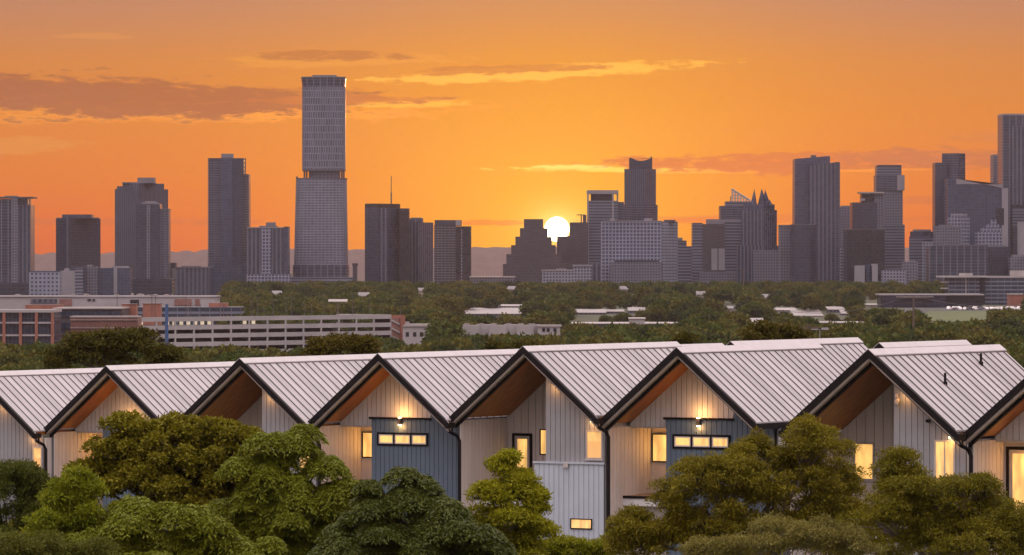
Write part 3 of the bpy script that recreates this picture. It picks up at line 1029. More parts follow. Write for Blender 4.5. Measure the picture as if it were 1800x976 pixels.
# --- east of centre
tower('office_tower', 'broad banded office with a pale two-strip panel on its lower face', Y0 + 30, [
    ('tower_body', 1218, 1235, 392, None, 'band', {'d': 30, 'dY': 1}), ('front_face', 1235, 1274, 394, None, 'brown', {'d': 30}), ('tower_body', 1274, 1304, 390, None, 'band', {'d': 30, 'dY': 1}),
    ('roof_room', 1243, 1304, 385.5, 394, 'concrete', {'d': 18, 'dY': 6}), ('pale_panel', 1250.5, 1261, 437, 475, 'lightconc', {'d': 2, 'dY': -1.2}), ('pale_panel', 1263, 1274, 437, 475, 'lightconc', {'d': 2, 'dY': -1.2}), ('podium', 1229, 1300, 478, None, 'stone', {'d': 30, 'dY': -8})])
t, xc, gz = tower('skyscraper', 'glass tower crowned by pointed folded spikes', Y0, [
    ('lower_body', 1296, 1372, 432, None, 'fin', {'c': 1342, 'dY': -3}), ('tower_body', 1304, 1368, 369, None, 'fin', {'c': 1342}), ('shoulder', 1308, 1364, 359, 369, 'glassblue', {'c': 1342, 'dY': 3}), ('low_wing', 1324, 1372, 440, None, 'stone', {'d': 10, 'dY': -9})])
for a, b, pk, tx in ((1320, 1332, 332, 1327.5), (1333, 1351, 331, 1340), (1342, 1356, 333, 1346), (1350, 1360, 350, 1354)):
    mb = MB()
    P = lambda x, y, d: ((x - CX) * Y0 / F - xc, d, ZC - (y - HY) * Y0 / F - gz)
    m_ = (a + b) / 2
    q = [P(a, 361, 12), P(m_, 361, 6), P(b, 361, 12), P(m_, 361, 18)]
    q2 = [P(tx - (tx - a) * .45, 344, 12), P(tx, 344, 9), P(tx + (b - tx) * .45, 344, 12), P(tx, 344, 15)]
    tip = P(tx, pk, 12)
    if pk > 340:
        q2 = [tuple((np.array(u) + np.array(tip)) / 2) for u in q]
    for i in range(4):
        j = (i + 1) % 4
        mb.face([q[i], q[j], q2[j], q2[i]], FA['glassblue'], [(0, 0), (4, 0), (3, 6), (1, 6)])
        mb.face([q2[i], q2[j], tip], FA['glassblue'], [(0, 0), (4, 0), (2, 6)])
    mb.build('crown_spike', t)
t, xc, gz = tower('residential_tower', 'brown tower with a slanted open lattice frame on its roof', Y0 + 90, [
    ('tower_body', 1266, 1325, 362, None, 'slab', {'d': 28}), ('upper_tier', 1276, 1322, 354, 362, 'band', {'d': 24, 'dY': 2}), ('roof_davit', 1284.5, 1286, 345, 354, 'steel', {'d': 2, 'dY': 8})])
mb = MB()
Yq = Y0 + 90
P = lambda x, y, d: ((x - CX) * Yq / F - xc, d, ZC - (y - HY) * Yq / F - gz)
for dd in (4, 14):
    ytop = lambda x: 332.5 + (x - 1288) * .62
    for x in range(1288, 1320, 5):
        mb.tube([P(x, 354, dd), P(x, min(353, ytop(x)), dd)], .42, M['concrete'], 4)
    mb.tube([P(1287, 332, dd), P(1320, 352.5, dd)], .6, M['concrete'], 4)
    for y in (338, 343, 348):
        mb.tube([P(1288, y, dd), P(1288 + (y - 332.5) / .62, y, dd)], .35, M['concrete'], 4)
mb.build('lattice_frame', t)
tower('office_block', 'mid-rise stone block between the spiked tower and the curved glass block', Y0 - 60, [
    ('body', 1371, 1399, 397, None, 'stone', {'d': 24}), ('parapet', 1370, 1399, 395.5, 397.5, 'concrete', {'d': 25, 'dY': -.6})], 'building')
tower('office_block', 'curved reflective glass block at the foot of the big slant-topped tower', Y0 - 90, [
    ('body', 1390, 1437, 396, None, 'glass', {'round': .75, 'd': 30}), ('rim', 1392, 1434, 394, 396.2, 'steel', {'round': .75, 'd': 28, 'dY': 1})], 'building')
tower('skyscraper', 'big twin-volume glass tower with a slanting top edge and dark side balconies', Y0, [
    ('tower_body', 1397, 1462, 276, None, 'glassblue', {'d': 34, 'dY': 8, 'slope': (279, 274), 'top': (1398.5, 1460)}), ('front_volume', 1424, 1468, 287, None, 'fin', {'d': 30, 'slope': (291, 285.5), 'dY': 1}), ('side_balconies', 1468, 1477, 285, None, 'balcony', {'d': 30, 'dY': 3}), ('roof_room', 1428, 1437, 272, 276, 'steel', {'d': 8, 'dY': 16})])
tower('apartment_tower', 'pale slab partly hidden between the slant-topped tower and the roof-slab tower', Y0 + 120, [
    ('tower_body', 1474, 1503, 364, None, 'stone', {'d': 26}), ('roof_room', 1480, 1497, 361.5, 364, 'concrete', {'d': 12, 'dY': 6}), ('lower_wing', 1476, 1496, 436, None, 'bandlight', {'d': 10, 'dY': -14})])
tower('office_tower', 'dark tower topped by a thin overhanging white roof slab', Y0 + 20, [
    ('tower_body', 1498, 1542, 356, None, 'glass', {'d': 28}), ('core', 1538, 1553, 340, None, 'stone', {'d': 24, 'dY': 3}), ('crown_room', 1515, 1539, 340, 356, 'blackglass', {'d': 20, 'dY': 4}), ('roof_slab', 1511, 1554, 337.5, 340, 'whiteroof', {'d': 28, 'dY': 0}), ('terrace_slab', 1513, 1521, 349, 353, 'lightconc', {'d': 10, 'dY': 1})])
tower('skyscraper', 'tall grey stone tower with a notched top behind the roof-slab tower', Y0 + 130, [
    ('tower_body', 1540, 1590, 308, 335, 'slab', {'d': 28}), ('tower_body', 1540, 1587, 335, None, 'stone', {'d': 28, 'dY': .5}), ('upper_tier', 1542, 1585, 291, 308, 'band', {'d': 24, 'dY': 2}), ('side_panel', 1577, 1590, 308, 335, 'lightconc', {'d': 4, 'dY': -1}), ('lower_body', 1539, 1590, 395, None, 'band', {'d': 30, 'dY': -2}), ('parapet', 1544, 1584, 290, 291.5, 'steel', {'d': 24, 'dY': 1.6})])
t, xc, gz = tower('office_block', 'black glass cube-like office standing before the roof-slab tower', Y0 - 120, [
    ('body', 1489, 1555, 404, None, 'blackglass', {'d': 40}), ('parapet', 1489, 1555, 403, 404.2, 'steel', {'d': 40, 'dY': -.2})], 'building')
tower('civic_hall', 'small white curved hall in front of the black glass office', Y0 - 250, [
    ('wing', 1504, 1520, 467, None, 'lightconc', {'d': 14}), ('drum', 1519, 1535, 466, None, 'glassblue', {'round': 1.0, 'd': 12, 'dY': 2}), ('wing', 1533, 1543, 464, None, 'lightconc', {'d': 12})], 'building', LOW)
tower('apartment_block', 'low cream block right of the black glass office', Y0 - 150, [
    ('body', 1552, 1592, 475, None, 'creamgrid', {'d': 20}), ('body_end', 1588, 1614, 460, None, 'stone', {'d': 20, 'dY': 2}), ('dome', 1597, 1610, 456, 460, 'stone', {'round': 1.0, 'd': 6, 'dY': 4, 'top': (1600, 1607)})], 'building', LOW)
tower('office_tower', 'octagonal-topped stone office below the slanted glass wedge tower', Y0, [
    ('tower_body', 1599, 1646, 416, None, 'band', {'c': 1622}), ('upper_tier', 1601, 1645, 407, 416, 'glass', {'c': 1622, 'dY': 2}), ('crown', 1606, 1640, 403.5, 407, 'concrete', {'c': 1622, 'dY': 4}), ('window_wall', 1621, 1645, 425, None, 'creamgrid', {'d': 3, 'dY': -1.5})])
# --- east edge
tower('skyscraper', 'dark glass tower with two flat tops rising behind the wedge', Y0 + 60, [
    ('tower_body', 1657, 1699, 271, None, 'slab', {'c': 1684}), ('side_body', 1644, 1665, 286, None, 'glass', {'d': 26, 'dY': 2}), ('parapet', 1657, 1699, 269.5, 271.2, 'steel', {'c': 1684, 'dY': -.3})])
t, xc, gz = tower('office_tower', 'broad glass wedge tower whose roof slopes down to the right', Y0 + 10, [
    ('wedge_body', 1666, 1761, 324, None, 'glassblue', {'d': 34, 'slope': (313, 331)}), ('roof_edge', 1681, 1762, 322, 324, 'lightconc', {'d': 1.5, 'dY': -.6, 'slope': (314.5, 330.5)}), ('end_pier', 1761, 1772, 331, None, 'lightconc', {'d': 30, 'dY': -1})])
tower('apartment_tower', 'slim pale tower just left of the tallest tower at the right edge', Y0 + 160, [
    ('tower_body', 1746, 1766, 274, None, 'stone', {'d': 26}), ('parapet', 1746, 1763, 271.5, 274, 'concrete', {'d': 20, 'dY': 3})])
tower('skyscraper', 'very tall dark tower cut off by the photo\'s right edge', Y0 + 60, [
    ('tower_body', 1762, 1850, 203, None, 'finwide', {'d': 40}), ('crown', 1762, 1850, 200, 203, 'lightconc', {'d': 41, 'dY': -.5}), ('front_face', 1779, 1850, 222, None, 'fin', {'d': 4, 'dY': -2}), ('mid_band', 1779, 1850, 360, 366, 'blackglass', {'d': 4, 'dY': -3}), ('lower_face', 1779, 1850, 366, 400, 'band', {'d': 4, 'dY': -3.5}), ('lower_block', 1779, 1850, 400, None, 'glass', {'d': 8, 'dY': -7})])
tower('office_block', 'white window-grid block with a rounded top in front of the wedge tower', Y0 - 60, [
    ('body', 1667, 1708, 382, None, 'whitegrid', {'c': 1688}), ('crown', 1672, 1703, 375, 382, 'creamgrid', {'c': 1688, 'dY': 2})], 'building')
tower('office_block', 'stepped white window-grid block under the pale end pier of the wedge', Y0 - 50, [
    ('body', 1719, 1761, 408, None, 'whitegrid', {'d': 26}), ('tier', 1728, 1761, 401, 408, 'whitegrid', {'d': 22, 'dY': 2}), ('tier', 1737, 1757, 394, 401, 'whitegrid', {'d': 18, 'dY': 4}), ('tier', 1744, 1754, 386, 394, 'whitegrid', {'d': 12, 'dY': 6}), ('dark_tower', 1754, 1766, 366, 396, 'blackglass', {'d': 16, 'dY': 5})], 'building')
tower('office_block', 'plain pale grey block left of the rounded white grid block', Y0 - 70, [
    ('body', 1645, 1690, 398, None, 'stone', {'d': 26}), ('roof_room', 1652, 1676, 395.5, 398, 'concrete', {'d': 12, 'dY': 5})], 'building')
tower('office_block', 'long dark office with pale vertical fins below the white grid blocks', Y0 - 150, [
    ('body', 1633, 1737, 433, None, 'finwide', {'d': 30}), ('roof_room', 1646, 1736, 430.5, 433, 'steel', {'d': 18, 'dY': 5})], 'building')
tower('office_block', 'dim glass block beside the finned office near the right edge', Y0 - 120, [
    ('body', 1736, 1777, 434, None, 'glass', {'d': 26}), ('roof_room', 1742, 1770, 431.5, 434, 'concrete', {'d': 14, 'dY': 5})], 'building')
tower('office_block', 'pinkish stone block at the right edge before the tallest dark tower', Y0 - 140, [
    ('body', 1793, 1850, 390, None, 'lightconc', {'d': 20}), ('low_wing', 1775, 1850, 452, None, 'stone', {'d': 24, 'dY': -8}), ('roof_room', 1780, 1812, 448, 452, 'concrete', {'d': 12, 'dY': -3})], 'building')
# ------------------------------------------------------------------ middle distance: garage, offices, low roofs, poles, cars
KEEP = []          # (x0, x1, y0, y1, Y) photo windows of what must stay clear of trees planted in front


def mid(name, label, Y, parts, cat='building', group='low buildings among the trees', keep=None):
    if keep:
        KEEP.append((*keep, Y))
    return tower(name, label, Y, parts, cat, group)


# --- parking garage, turned 45 degrees to the view
pL = at(242, 558, 1640)
pR = at(688, 553, 1724)
gv = (pR - pL)
gl = math.hypot(gv.x, gv.y)
ga = math.atan2(gv.y, gv.x)
gt = thing('parking_garage', 'long pale concrete parking garage with five open decks and roof light poles', 'garage', (pL.x, pL.y, 0), ga)
KEEP.append((238, 712, 540, 592, 1730))
KEEP.append((318, 556, 540, 609, 1730))
H = pL.z
nb, bay, fh, dp = 14, gl / 14, 2.72, 26.0
for lv in range(5):
    zt = H - lv * fh
    mb = MB()
    mb.box(0, gl, 0, .35, zt - 1.45, zt, M['lightconc'])
    mb.box(0, .35, .35, dp, zt - 1.45, zt, M['lightconc'])
    mb.box(gl - .35, gl, .35, dp, zt - 1.45, zt, M['lightconc'])
    mb.build('spandrel', gt)
    mb = MB()
    mb.box(.36, gl - .36, .36, dp, zt - 1.3, zt - 1.0, M['concrete'])
    mb.build('deck', gt)
for i in range(nb + 1):
    mb = MB()
    mb.box(max(0, i * bay - .35), min(gl, i * bay + .35), .02, .33, -.5, H - .02, M['lightconc'])
    mb.build('column', gt)
mb = MB()
mb.box(.4, gl - .4, dp - .4, dp, -.5, H - 3, M['concrete'])
mb.build('back_wall', gt)
for x in [3.5] + [15 + 3.1 * q for q in range(7)] + [49.5, 53.5]:
    mb = MB()
    mb.box(x, x + 1.5, 3, 3.2, H - 2.72 + .05, H - 1.55, M['glowpanel'])  # added emissive panels, not lamps: brightness of the top deck's openings
    mb.build('glow_panel', gt)
mb = MB()
mb.box(gl + .01, gl + 4.5, .5, 9, -.5, H - 1.2, M['darkbrick'])
mb.box(gl + 4.51, gl + 6.3, -.3, 8, -.5, H - .3, M['brick'])
mb.build('stair_tower', gt)
for k in range(4):
    mb = MB()
    z = H - 2.2 - k * 2.7
    mb.hexa([(gl + .3, .2, z), (gl + 4.2, .2, z - 1.5), (gl + 4.2, .45, z - 1.5), (gl + .3, .45, z)], [(gl + .3, .2, z + .6), (gl + 4.2, .2, z - .9), (gl + 4.2, .45, z - .9), (gl + .3, .45, z + .6)], M['lightconc'])
    mb.build('stair_flight', gt)


def pole(name, label, px, ytop, ybase, Y, mat='polegrey', w=.16, arm=0.0, head=False, group=None, cat='pole', z0=None):
    """tapered pole whose top shows at (px, ytop); stands on the ground or on the roof height z0"""
    b = at(px, ybase, Y)
    zb = float(ter(b.x, Y)) - .3 if z0 is None else z0
    t = thing(name, label, cat, (b.x, Y, zb), 0, group)
    h = ZC - (ytop - HY) * Y / F - zb
    mb = MB()
    mb.tube([(0, 0, 0), (0, 0, h)], [w, w * .7], M[mat], 6)
    mb.tube([(0, 0, 0), (0, 0, .5)], [w * 2, w * 1.8], M['concrete'], 6)
    mb.build('shaft', t)
    if arm:
        mb = MB()
        for a, z in ((arm, h - .3), (arm * .8, h - 1.6)) if name == 'utility_pole' else ((arm, h - .1),):
            mb.box(-a, a, -.08, .08, z - .09, z + .09, M[mat])
        mb.build('crossarm', t)
    if head:
        for a in (-.8, .15):
            mb = MB()
            mb.box(a, a + .65, -.25, .25, h - .05, h + .15, M[mat])
            mb.build('lamp_head', t)
    return t


PG = 'light poles on the garage roof'
for x, y in ((206, 517), (267, 520), (273, 520), (327, 518), (335, 530), (352, 534), (387, 526), (393, 534), (423, 538), (440, 526), (444, 530), (452, 523), (464, 538), (480, 528), (503, 523), (512, 520), (536, 536), (548, 534), (569, 518), (620, 517), (650, 524), (704, 537)):
    t_ = max(.02, min(.98, (x - 242) / 446))
    Yp = 1640 + 84 * t_ + 14
    pole('light_pole', 'slim dark light pole rising from the parking garage roof', x, y, 553, Yp, 'steel', .13, 0, y < 530, PG, 'light pole', H - 1.05)
t = thing('roof_canopy', 'small flat white shade canopy on one post above the garage roof', 'canopy', (at(590, 550, 1700).x, 1722, H - 1.05))
mb = MB()
mb.tube([(0, 0, 0), (0, 0, 5.6)], .18, M['polegrey'])
mb.build('post', t)
mb = MB()
mb.hexa([(-3.2, -1.6, 5.3), (3.2, -1.6, 5.3), (3.2, 1.6, 6.0), (-3.2, 1.6, 6.0)], [(-3.2, -1.6, 5.5), (3.2, -1.6, 5.5), (3.2, 1.6, 6.2), (-3.2, 1.6, 6.2)], M['whiteroof'])
mb.build('panel', t)

# --- brick offices at the left edge
Yb = 1500
t, xc, gz = tower('brick_office', 'brick and glass office with white floor bands at the photo\'s left edge', Yb, [
    ('glazing', -30, 94, 549, None, 'glass', {'d': 24, 'dY': .6}), ('roof_band', -30, 95.5, 545, 549.5, 'lightconc', {'d': 26, 'dY': -.4})], 'building', None)
KEEP.append((0, 240, 520, 590, 1480))
for y in (567, 589, 611):
    tower_bits = MB()
    X = lambda x: (x - CX) * Yb / F - xc
    Zp = lambda y_: ZC - (y_ - HY) * Yb / F - gz
    tower_bits.box(X(-30), X(95), -.05, .59, Zp(y + 2), Zp(y - 1), M['lightconc'])
    tower_bits.build('floor_band', t)
for x in (-20, 7, 36, 64, 92):
    mb = MB()
    mb.box(X(x - 2.5), X(x + 2.5), -.3, .58, 0, Zp(549.6), M['brick'])
    mb.build('brick_pier', t)
for x in range(-14, 92, 7):
    mb = MB()
    mb.box(X(x) - .06, X(x) + .06, .45, .62, 0, Zp(549.6), M['steel'])
    mb.build('mullion', t)
mid('brick_office', 'darker brick office wing set back between the white-banded office and the maroon hall', 1570, [
    ('body', 94, 214, 543, None, 'brown', {'d': 30}), ('window_band', 98, 210, 548, 556, 'glass', {'d': 1, 'dY': -.4}), ('window_band', 98, 126, 567, 578, 'glass', {'d': 1, 'dY': -.4}), ('roof_edge', 93, 215, 541, 543.4, 'concrete', {'d': 31, 'dY': -.6})], group=None)
t, xc, gz = mid('louvre_hall', 'maroon louvred hall with thin pale rails in front of the parking garage', 1540, [
    ('louvre_wall', 124, 243, 558, None, 'darkbrick', {'d': 14}), ('rail', 123, 243, 556, 558, 'concrete', {'d': 14.4, 'dY': -.3}), ('rail', 123, 243, 562, 563, 'concrete', {'d': 1, 'dY': -.5}), ('rail', 123, 243, 576, 577, 'concrete', {'d': 1, 'dY': -.5})], group=None)
for x in range(126, 243, 4):
    mb = MB()
    mb.box((x - CX) * 1540 / F - xc - .08, (x - CX) * 1540 / F - xc + .08, -.25, -.01, 0, ZC - (558.5 - HY) * 1540 / F - gz, M['darkbrick'])
    mb.build('louvre', t)
mid('plant_building', 'long grey flat-roofed building with brick stair boxes behind the brick offices', 1950, [
    ('body', -30, 378, 522, None, 'lightconc', {'d': 34}), ('roof_edge', -30, 380, 520.5, 522.3, 'lightconc', {'d': 35, 'dY': -.5}), ('dark_panel', 105, 126, 526, 538, 'darkbrick', {'d': .5, 'dY': -.4}), ('dark_panel', 54, 100, 526, 533, 'stone', {'d': .5, 'dY': -.4}),
    ('dark_panel', 307, 337, 526, 537, 'darkbrick', {'d': .5, 'dY': -.4}), ('dark_panel', 343, 351, 526, 537, 'darkbrick', {'d': .5, 'dY': -.4}), ('window', 154, 160, 526, 529.5, 'blackglass', {'d': .5, 'dY': -.4}), ('window', 163, 167, 526, 529.5, 'blackglass', {'d': .5, 'dY': -.4}), ('window', 229, 244, 527, 538, 'blackglass', {'d': .5, 'dY': -.4}),
    ('lower_wing', 130, 430, 539, None, 'office', {'d': 18, 'dY': -20}), ('brick_terrace', 54, 120, 535, None, 'brick', {'d': 4, 'dY': -22}), ('brick_terrace', 372, 404, 532, None, 'brick', {'d': 8, 'dY': -18})], group=None)
mid('stair_box', 'red brick stair box between the maroon hall and the grey flat-roofed building', 1600, [('shaft', 214, 239, 535, None, 'brick', {'d': 8}), ('coping', 213.5, 239.5, 534.3, 535.3, 'darkbrick', {'d': 8.4, 'dY': -.2})], group=None)
mid('stair_box', 'orange red brick stair box standing just above the garage roof corner', 1760, [('shaft', 251, 281, 534, None, 'brick', {'d': 10}), ('coping', 250.5, 281.5, 533.3, 534.3, 'darkbrick', {'d': 10.4, 'dY': -.2})], group=None)
random.seed(5)
for x, w, h in ((30, 10, 4), (128, 14, 3), (150, 8, 5), (155, 5, 3), (205, 5, 4), (232, 4, 6), (246, 12, 5), (262, 7, 3), (272, 9, 4), (292, 8, 4), (302, 5, 3)):
    p = at(x, 521, 1965)
    t = thing('rooftop_unit', 'pale rooftop plant unit on the long grey flat-roofed building', 'rooftop unit', (p.x, 1966, p.z), 0, 'plant units on the grey flat roof')
    mb = MB()
    ww, hh = w * 1965 / F, h * 1965 / F
    mb.box(-ww / 2, ww / 2, 0, 3, 0, hh * .8, M['whiteroof'])
    mb.build('casing', t)
    mb = MB()
    mb.tube([(0, 1.5, hh * .8), (0, 1.5, hh)], ww * .22, M['concrete'], 8)
    mb.build('fan', t)
pole('mast', 'blue painted mast standing in front of the parking garage', 293, 535, 600, 1300, 'bluepaint', .55, 0, False, None, 'mast')


# --- sheds with visible roofs
def shed(label, x0, x1, yb, yf, Y, depth, wall='stone', roof_='whiteroof', hip=0.0, name='warehouse'):
    KEEP.append((x0 + 5, x1 - 5, yb, yf, Y))
    xc = ((x0 + x1) / 2 - CX) * Y / F
    gz = float(ter(xc, Y)) - .5
    t = thing(name, label, 'building', (xc, Y, gz), 0, 'pale-roofed sheds among the trees')
    a, b = (x0 - CX) * Y / F - xc, (x1 - CX) * Y / F - xc
    zf = ZC - (yf - HY) * Y / F - gz
    zb_ = ZC - (yb - HY) * (Y + depth) / F - gz
    mb = MB()
    mb.prism([(a + .4, .4), (b - .4, .4), (b - .4, depth), (a + .4, depth)], 0, zf - .1, FA.get(wall) or M[wall], M['roofgrey'])
    mb.build('wall', t)
    mb = MB()
    h = hip * (b - a)
    mb.hexa([(a, 0, zf - .3), (b, 0, zf - .3), (b - h * .2, depth, zb_ - .3), (a + h, depth, zb_ - .3)], [(a, 0, zf), (b, 0, zf), (b - h * .2, depth, zb_), (a + h, depth, zb_)], M[roof_])
    mb.build('roof', t)
    return t, xc, gz


shed('large pale-roofed warehouse with a slanted left hip among the trees right of the garage', 803, 933, 541, 551.5, 2700, 40, hip=.2)
shed('narrow raised pale roof just behind the large warehouse', 868, 926, 535, 538, 2790, 20)
shed('long thin pale roof in the trees below the white grid hotel', 1003, 1066, 543.5, 549.5, 2760, 30)
shed('short pale roof joined to the end of the long thin roof', 1064, 1098, 544, 547.5, 2790, 20)
shed('pale gabled roof between two dark trees below the banded block', 1104, 1142, 540, 546, 2800, 26)
shed('grey roofed low house in the trees below the spiked tower', 1262, 1304, 538, 542, 2860, 20, 'concrete', 'roofgrey')
shed('wide grey shed with a dull roof left of the bright white roof', 1352, 1402, 541, 545, 2840, 26, 'concrete', 'concrete')
shed('bright white flat roof in the trees below the slant-topped tower', 1395, 1448, 545.5, 555, 2700, 36, 'concrete')
shed('white gable roof right of the bright white flat roof', 1455, 1487, 539, 544, 2820, 22)
shed('small white roof end beside the white gable roof', 1478, 1496, 545, 551, 2740, 14)
shed('low white roof strip by the asphalt yard below the black glass office', 1508, 1548, 533.5, 536, 3050, 16)
shed('thin pale roof line of a shed above the second row of townhouses', 1425, 1530, 565, 567, 2260, 20, 'garage', 'concrete')
shed('white roofed utility building beside a dark box in the trees', 1322, 1345, 559, 568, 2300, 20, 'concrete')
shed('dark low box next to the white roofed utility building', 1308, 1368, 566, 569, 2250, 16, 'garage', 'concrete')
shed('long dark shed with a pale roof edge running behind the roof ridge', 985, 1200, 566, 568.5, 2230, 24, 'garage', 'concrete')
shed('small cream box standing on the long dark shed', 1105, 1135, 558, 560, 2200, 10, 'lightconc')
t, xc, gz = mid('apartment_house', 'white two storey house with small windows right of the garage stair tower', 1660, [
    ('body', 708, 760, 574, None, 'lightconc', {'d': 14}), ('roof', 707, 762, 570, 574, 'concrete', {'d': 15, 'dY': -.5, 'top': (711, 758)}), ('chimney', 712, 719, 566, 571, 'whiteroof', {'d': 3, 'dY': 4})], keep=(712, 745, 566, 600))
for x in (716, 729, 741):
    mb = MB()
    X0 = (x - CX) * 1660 / F - xc
    mb.box(X0 - .55, X0 + .55, -.06, .05, ZC - (592 - HY) * 1660 / F - gz, ZC - (584 - HY) * 1660 / F - gz, FA['blackglass'])
    mb.build('window', t)
parts = []
for k, x in enumerate((757, 786, 813, 838, 860, 886, 908, 927)):
    parts.append(('unit', x, x + (30 if k < 7 else 22), 572 - (k % 2), None, 'lightconc', {'d': 12, 'dY': (k % 2) * 2.0}))
    parts.append(('skylight', x + 3, x + 13, 569, 572, 'whiteroof', {'d': 4, 'dY': 2.5}))
parts += [('end_house', 945, 985, 574, None, 'lightconc', {'d': 12, 'dY': -1}), ('end_roof', 944, 987, 571.5, 574.2, 'concrete', {'d': 13, 'dY': -1.5})]
parts += [('window', x, x + 5, 577, 583, 'blackglass', {'d': .3, 'dY': -1.2}) for x in (953, 961, 973)]
mid('apartment_row', 'row of pale stepped apartment units with white rooftop boxes beyond the trees', 1820, parts, keep=(800, 985, 568, 586))
mid('office_block', 'low three-floor office with pale floor slabs near the right edge of the photo', 3100, [
    ('glass_wing', 1667, 1722, 488, None, 'office', {'d': 26}), ('roof_slab', 1652, 1735, 485, 488, 'lightconc', {'d': 32, 'dY': -3}), ('core', 1722, 1732, 487, None, 'blackglass', {'d': 24, 'dY': 2}), ('long_wing', 1731, 1850, 488, None, 'office', {'d': 26, 'dY': 4}), ('roof_edge', 1731, 1850, 485.5, 488.5, 'lightconc', {'d': 27, 'dY': 3.5}),
    ('terrace', 1655, 1667, 495, 497, 'lightconc', {'d': 10, 'dY': -1}), ('terrace', 1655, 1667, 506, 508, 'lightconc', {'d': 10, 'dY': -1}), ('column', 1697, 1698.5, 488, None, 'whiteroof', {'d': .6, 'dY': -1}), ('plant_room', 1690, 1712, 480.5, 485, 'concrete', {'d': 10, 'dY': 8}), ('plant_room', 1780, 1806, 476, 486, 'concrete', {'d': 10, 'dY': 8})], keep=(1665, 1800, 486, 514))
mid('warehouse', 'long dark flat-roofed building with a pale roof edge beside the lawn', 3000, [
    ('body', 1548, 1664, 519, None, 'garage', {'d': 30}), ('body', 1664, 1728, 519, None, 'garage', {'d': 22, 'dY': 6}), ('roof_edge', 1546, 1730, 517, 519.2, 'lightconc', {'d': 38, 'dY': -.6}), ('awning', 1575, 1640, 521.5, 522.6, 'concrete', {'d': 3, 'dY': -3})], keep=(1550, 1728, 517, 540))
mid('brick_office', 'low reddish brick building at the right edge above the parked cars', 3040, [('body', 1776, 1850, 518, None, 'brick', {'d': 20}), ('roof_edge', 1775, 1850, 516.5, 518.3, 'concrete', {'d': 21, 'dY': -.4})], keep=(1776, 1800, 516, 530))


def sheet(name, x0, x1, Ya, Yb_, mat, lift, n=24, wob=0.0):
    mb = MB()
    P = []
    for j in range(n + 1):
        y = Ya + (Yb_ - Ya) * j / n
        l = x0(y) if callable(x0) else (x0 - CX) * y / F
        r = x1(y) if callable(x1) else (x1 - CX) * y / F
        row_ = [(l + (r - l) * i / 8, y) for i in range(9)]
        P.append([(x, yy, float(ter(x, yy)) + lift) for x, yy in row_])
    for j in range(n):
        for i in range(8):
            mb.face([P[j][i], P[j][i + 1], P[j + 1][i + 1], P[j + 1][i]], mat)
    return tag(mb.build(name), kind='structure')


lawn = plain('lawn grass', (.075, .095, .030), .95, .2, .05)
sheet('lawn', lambda y: (1612 - CX) * y / F + (y - 2560) * .02, lambda y: (1760 - CX) * y / F, 2560, 2880, lawn, .06)
sheet('parking_lot', 1590, 1850, 2884, 2990, M['asphalt'], .08)
sheet('access_road', lambda y: (1575 - CX) * y / F, lambda y: (1612 - CX) * y / F + (y - 2560) * .02 - .5, 2700, 2880, M['asphalt'], .07)
KEEP.append((1622, 1742, 538, 562, 2560))
KEEP.append((1590, 1800, 528, 542, 2880))


def make_car(paint, label):
    t = thing('parked_car', label, 'car', (0, 0, 0), 0, 'cars on the lot beside the lawn')
    mb = MB()
    s = [(-2.2, .35), (2.2, .35), (2.25, .75), (1.9, .92), (-2.15, .95), (-2.25, .6)]
    for sg in (0,):
        mb.hexa([(x, -.88, z) for x, z in s][::-1], [(x, .88, z) for x, z in s][::-1], M[paint])
    mb.build('body', t)
    mb = MB()
    mb.hexa([(-1.9, -.8, .95), (1.1, -.8, .93), (1.1, .8, .93), (-1.9, .8, .95)], [(-1.3, -.68, 1.5), (.45, -.68, 1.5), (.45, .68, 1.5), (-1.3, .68, 1.5)], M[paint])
    mb.build('cabin', t)
    for x in (-1.4, 1.4):
        for y in (-.8, .8):
            mb = MB()
            mb.tube([(x, y - .11, .34), (x, y + .11, .34)], .34, M['steel'], 10)
            mb.build('wheel', t)
    return t


cars = [make_car('carw', 'pale car parked on the lot beside the lawn'), make_car('card', 'dark car parked on the lot beside the lawn')]
k = 0
for i in range(28):
    px = 1668 + (i % 14) * 9.5 + random.uniform(-2, 2)
    y = 2915 + (i // 14) * 40 + random.uniform(-3, 3)
    x = (px - CX) * y / F
    src = cars[0] if random.random() < .7 else cars[1]
    rz = R(random.choice([70, 80, 0, 20]))
    if i < 2:
        src = cars[i]
        src.location = (x, y, float(ter(x, y)) + .08)
        src.rotation_euler.z = rz
    else:
        dup(src, (x, y, float(ter(x, y)) + .08), rz)
pole('utility_pole', 'tall dark utility pole with crossarms in the trees left of the lawn', 1606, 522, 592, 1500, 'timber', .42, 3.0, False, None, 'utility pole')
pole('utility_pole', 'short dark utility pole just behind the second-row roofs', 1421, 570, 600, 430, 'timber', .17, .9, False, None, 'utility pole')
pole('street_lamp', 'pale street lamp with two heads beside the short utility pole', 1441, 579, 600, 470, 'lightconc', .06, 0, True, None, 'street lamp')
pole('utility_pole', 'distant thin utility pole standing against the base of the spiked tower', 1307, 473, 492, 3500, 'timber', .5, 1.5, False, None, 'utility pole')
pole('utility_pole', 'thin utility pole in the trees below the spiked tower', 1282, 545, 570, 2300, 'timber', .22, 1.2, False, None, 'utility pole')

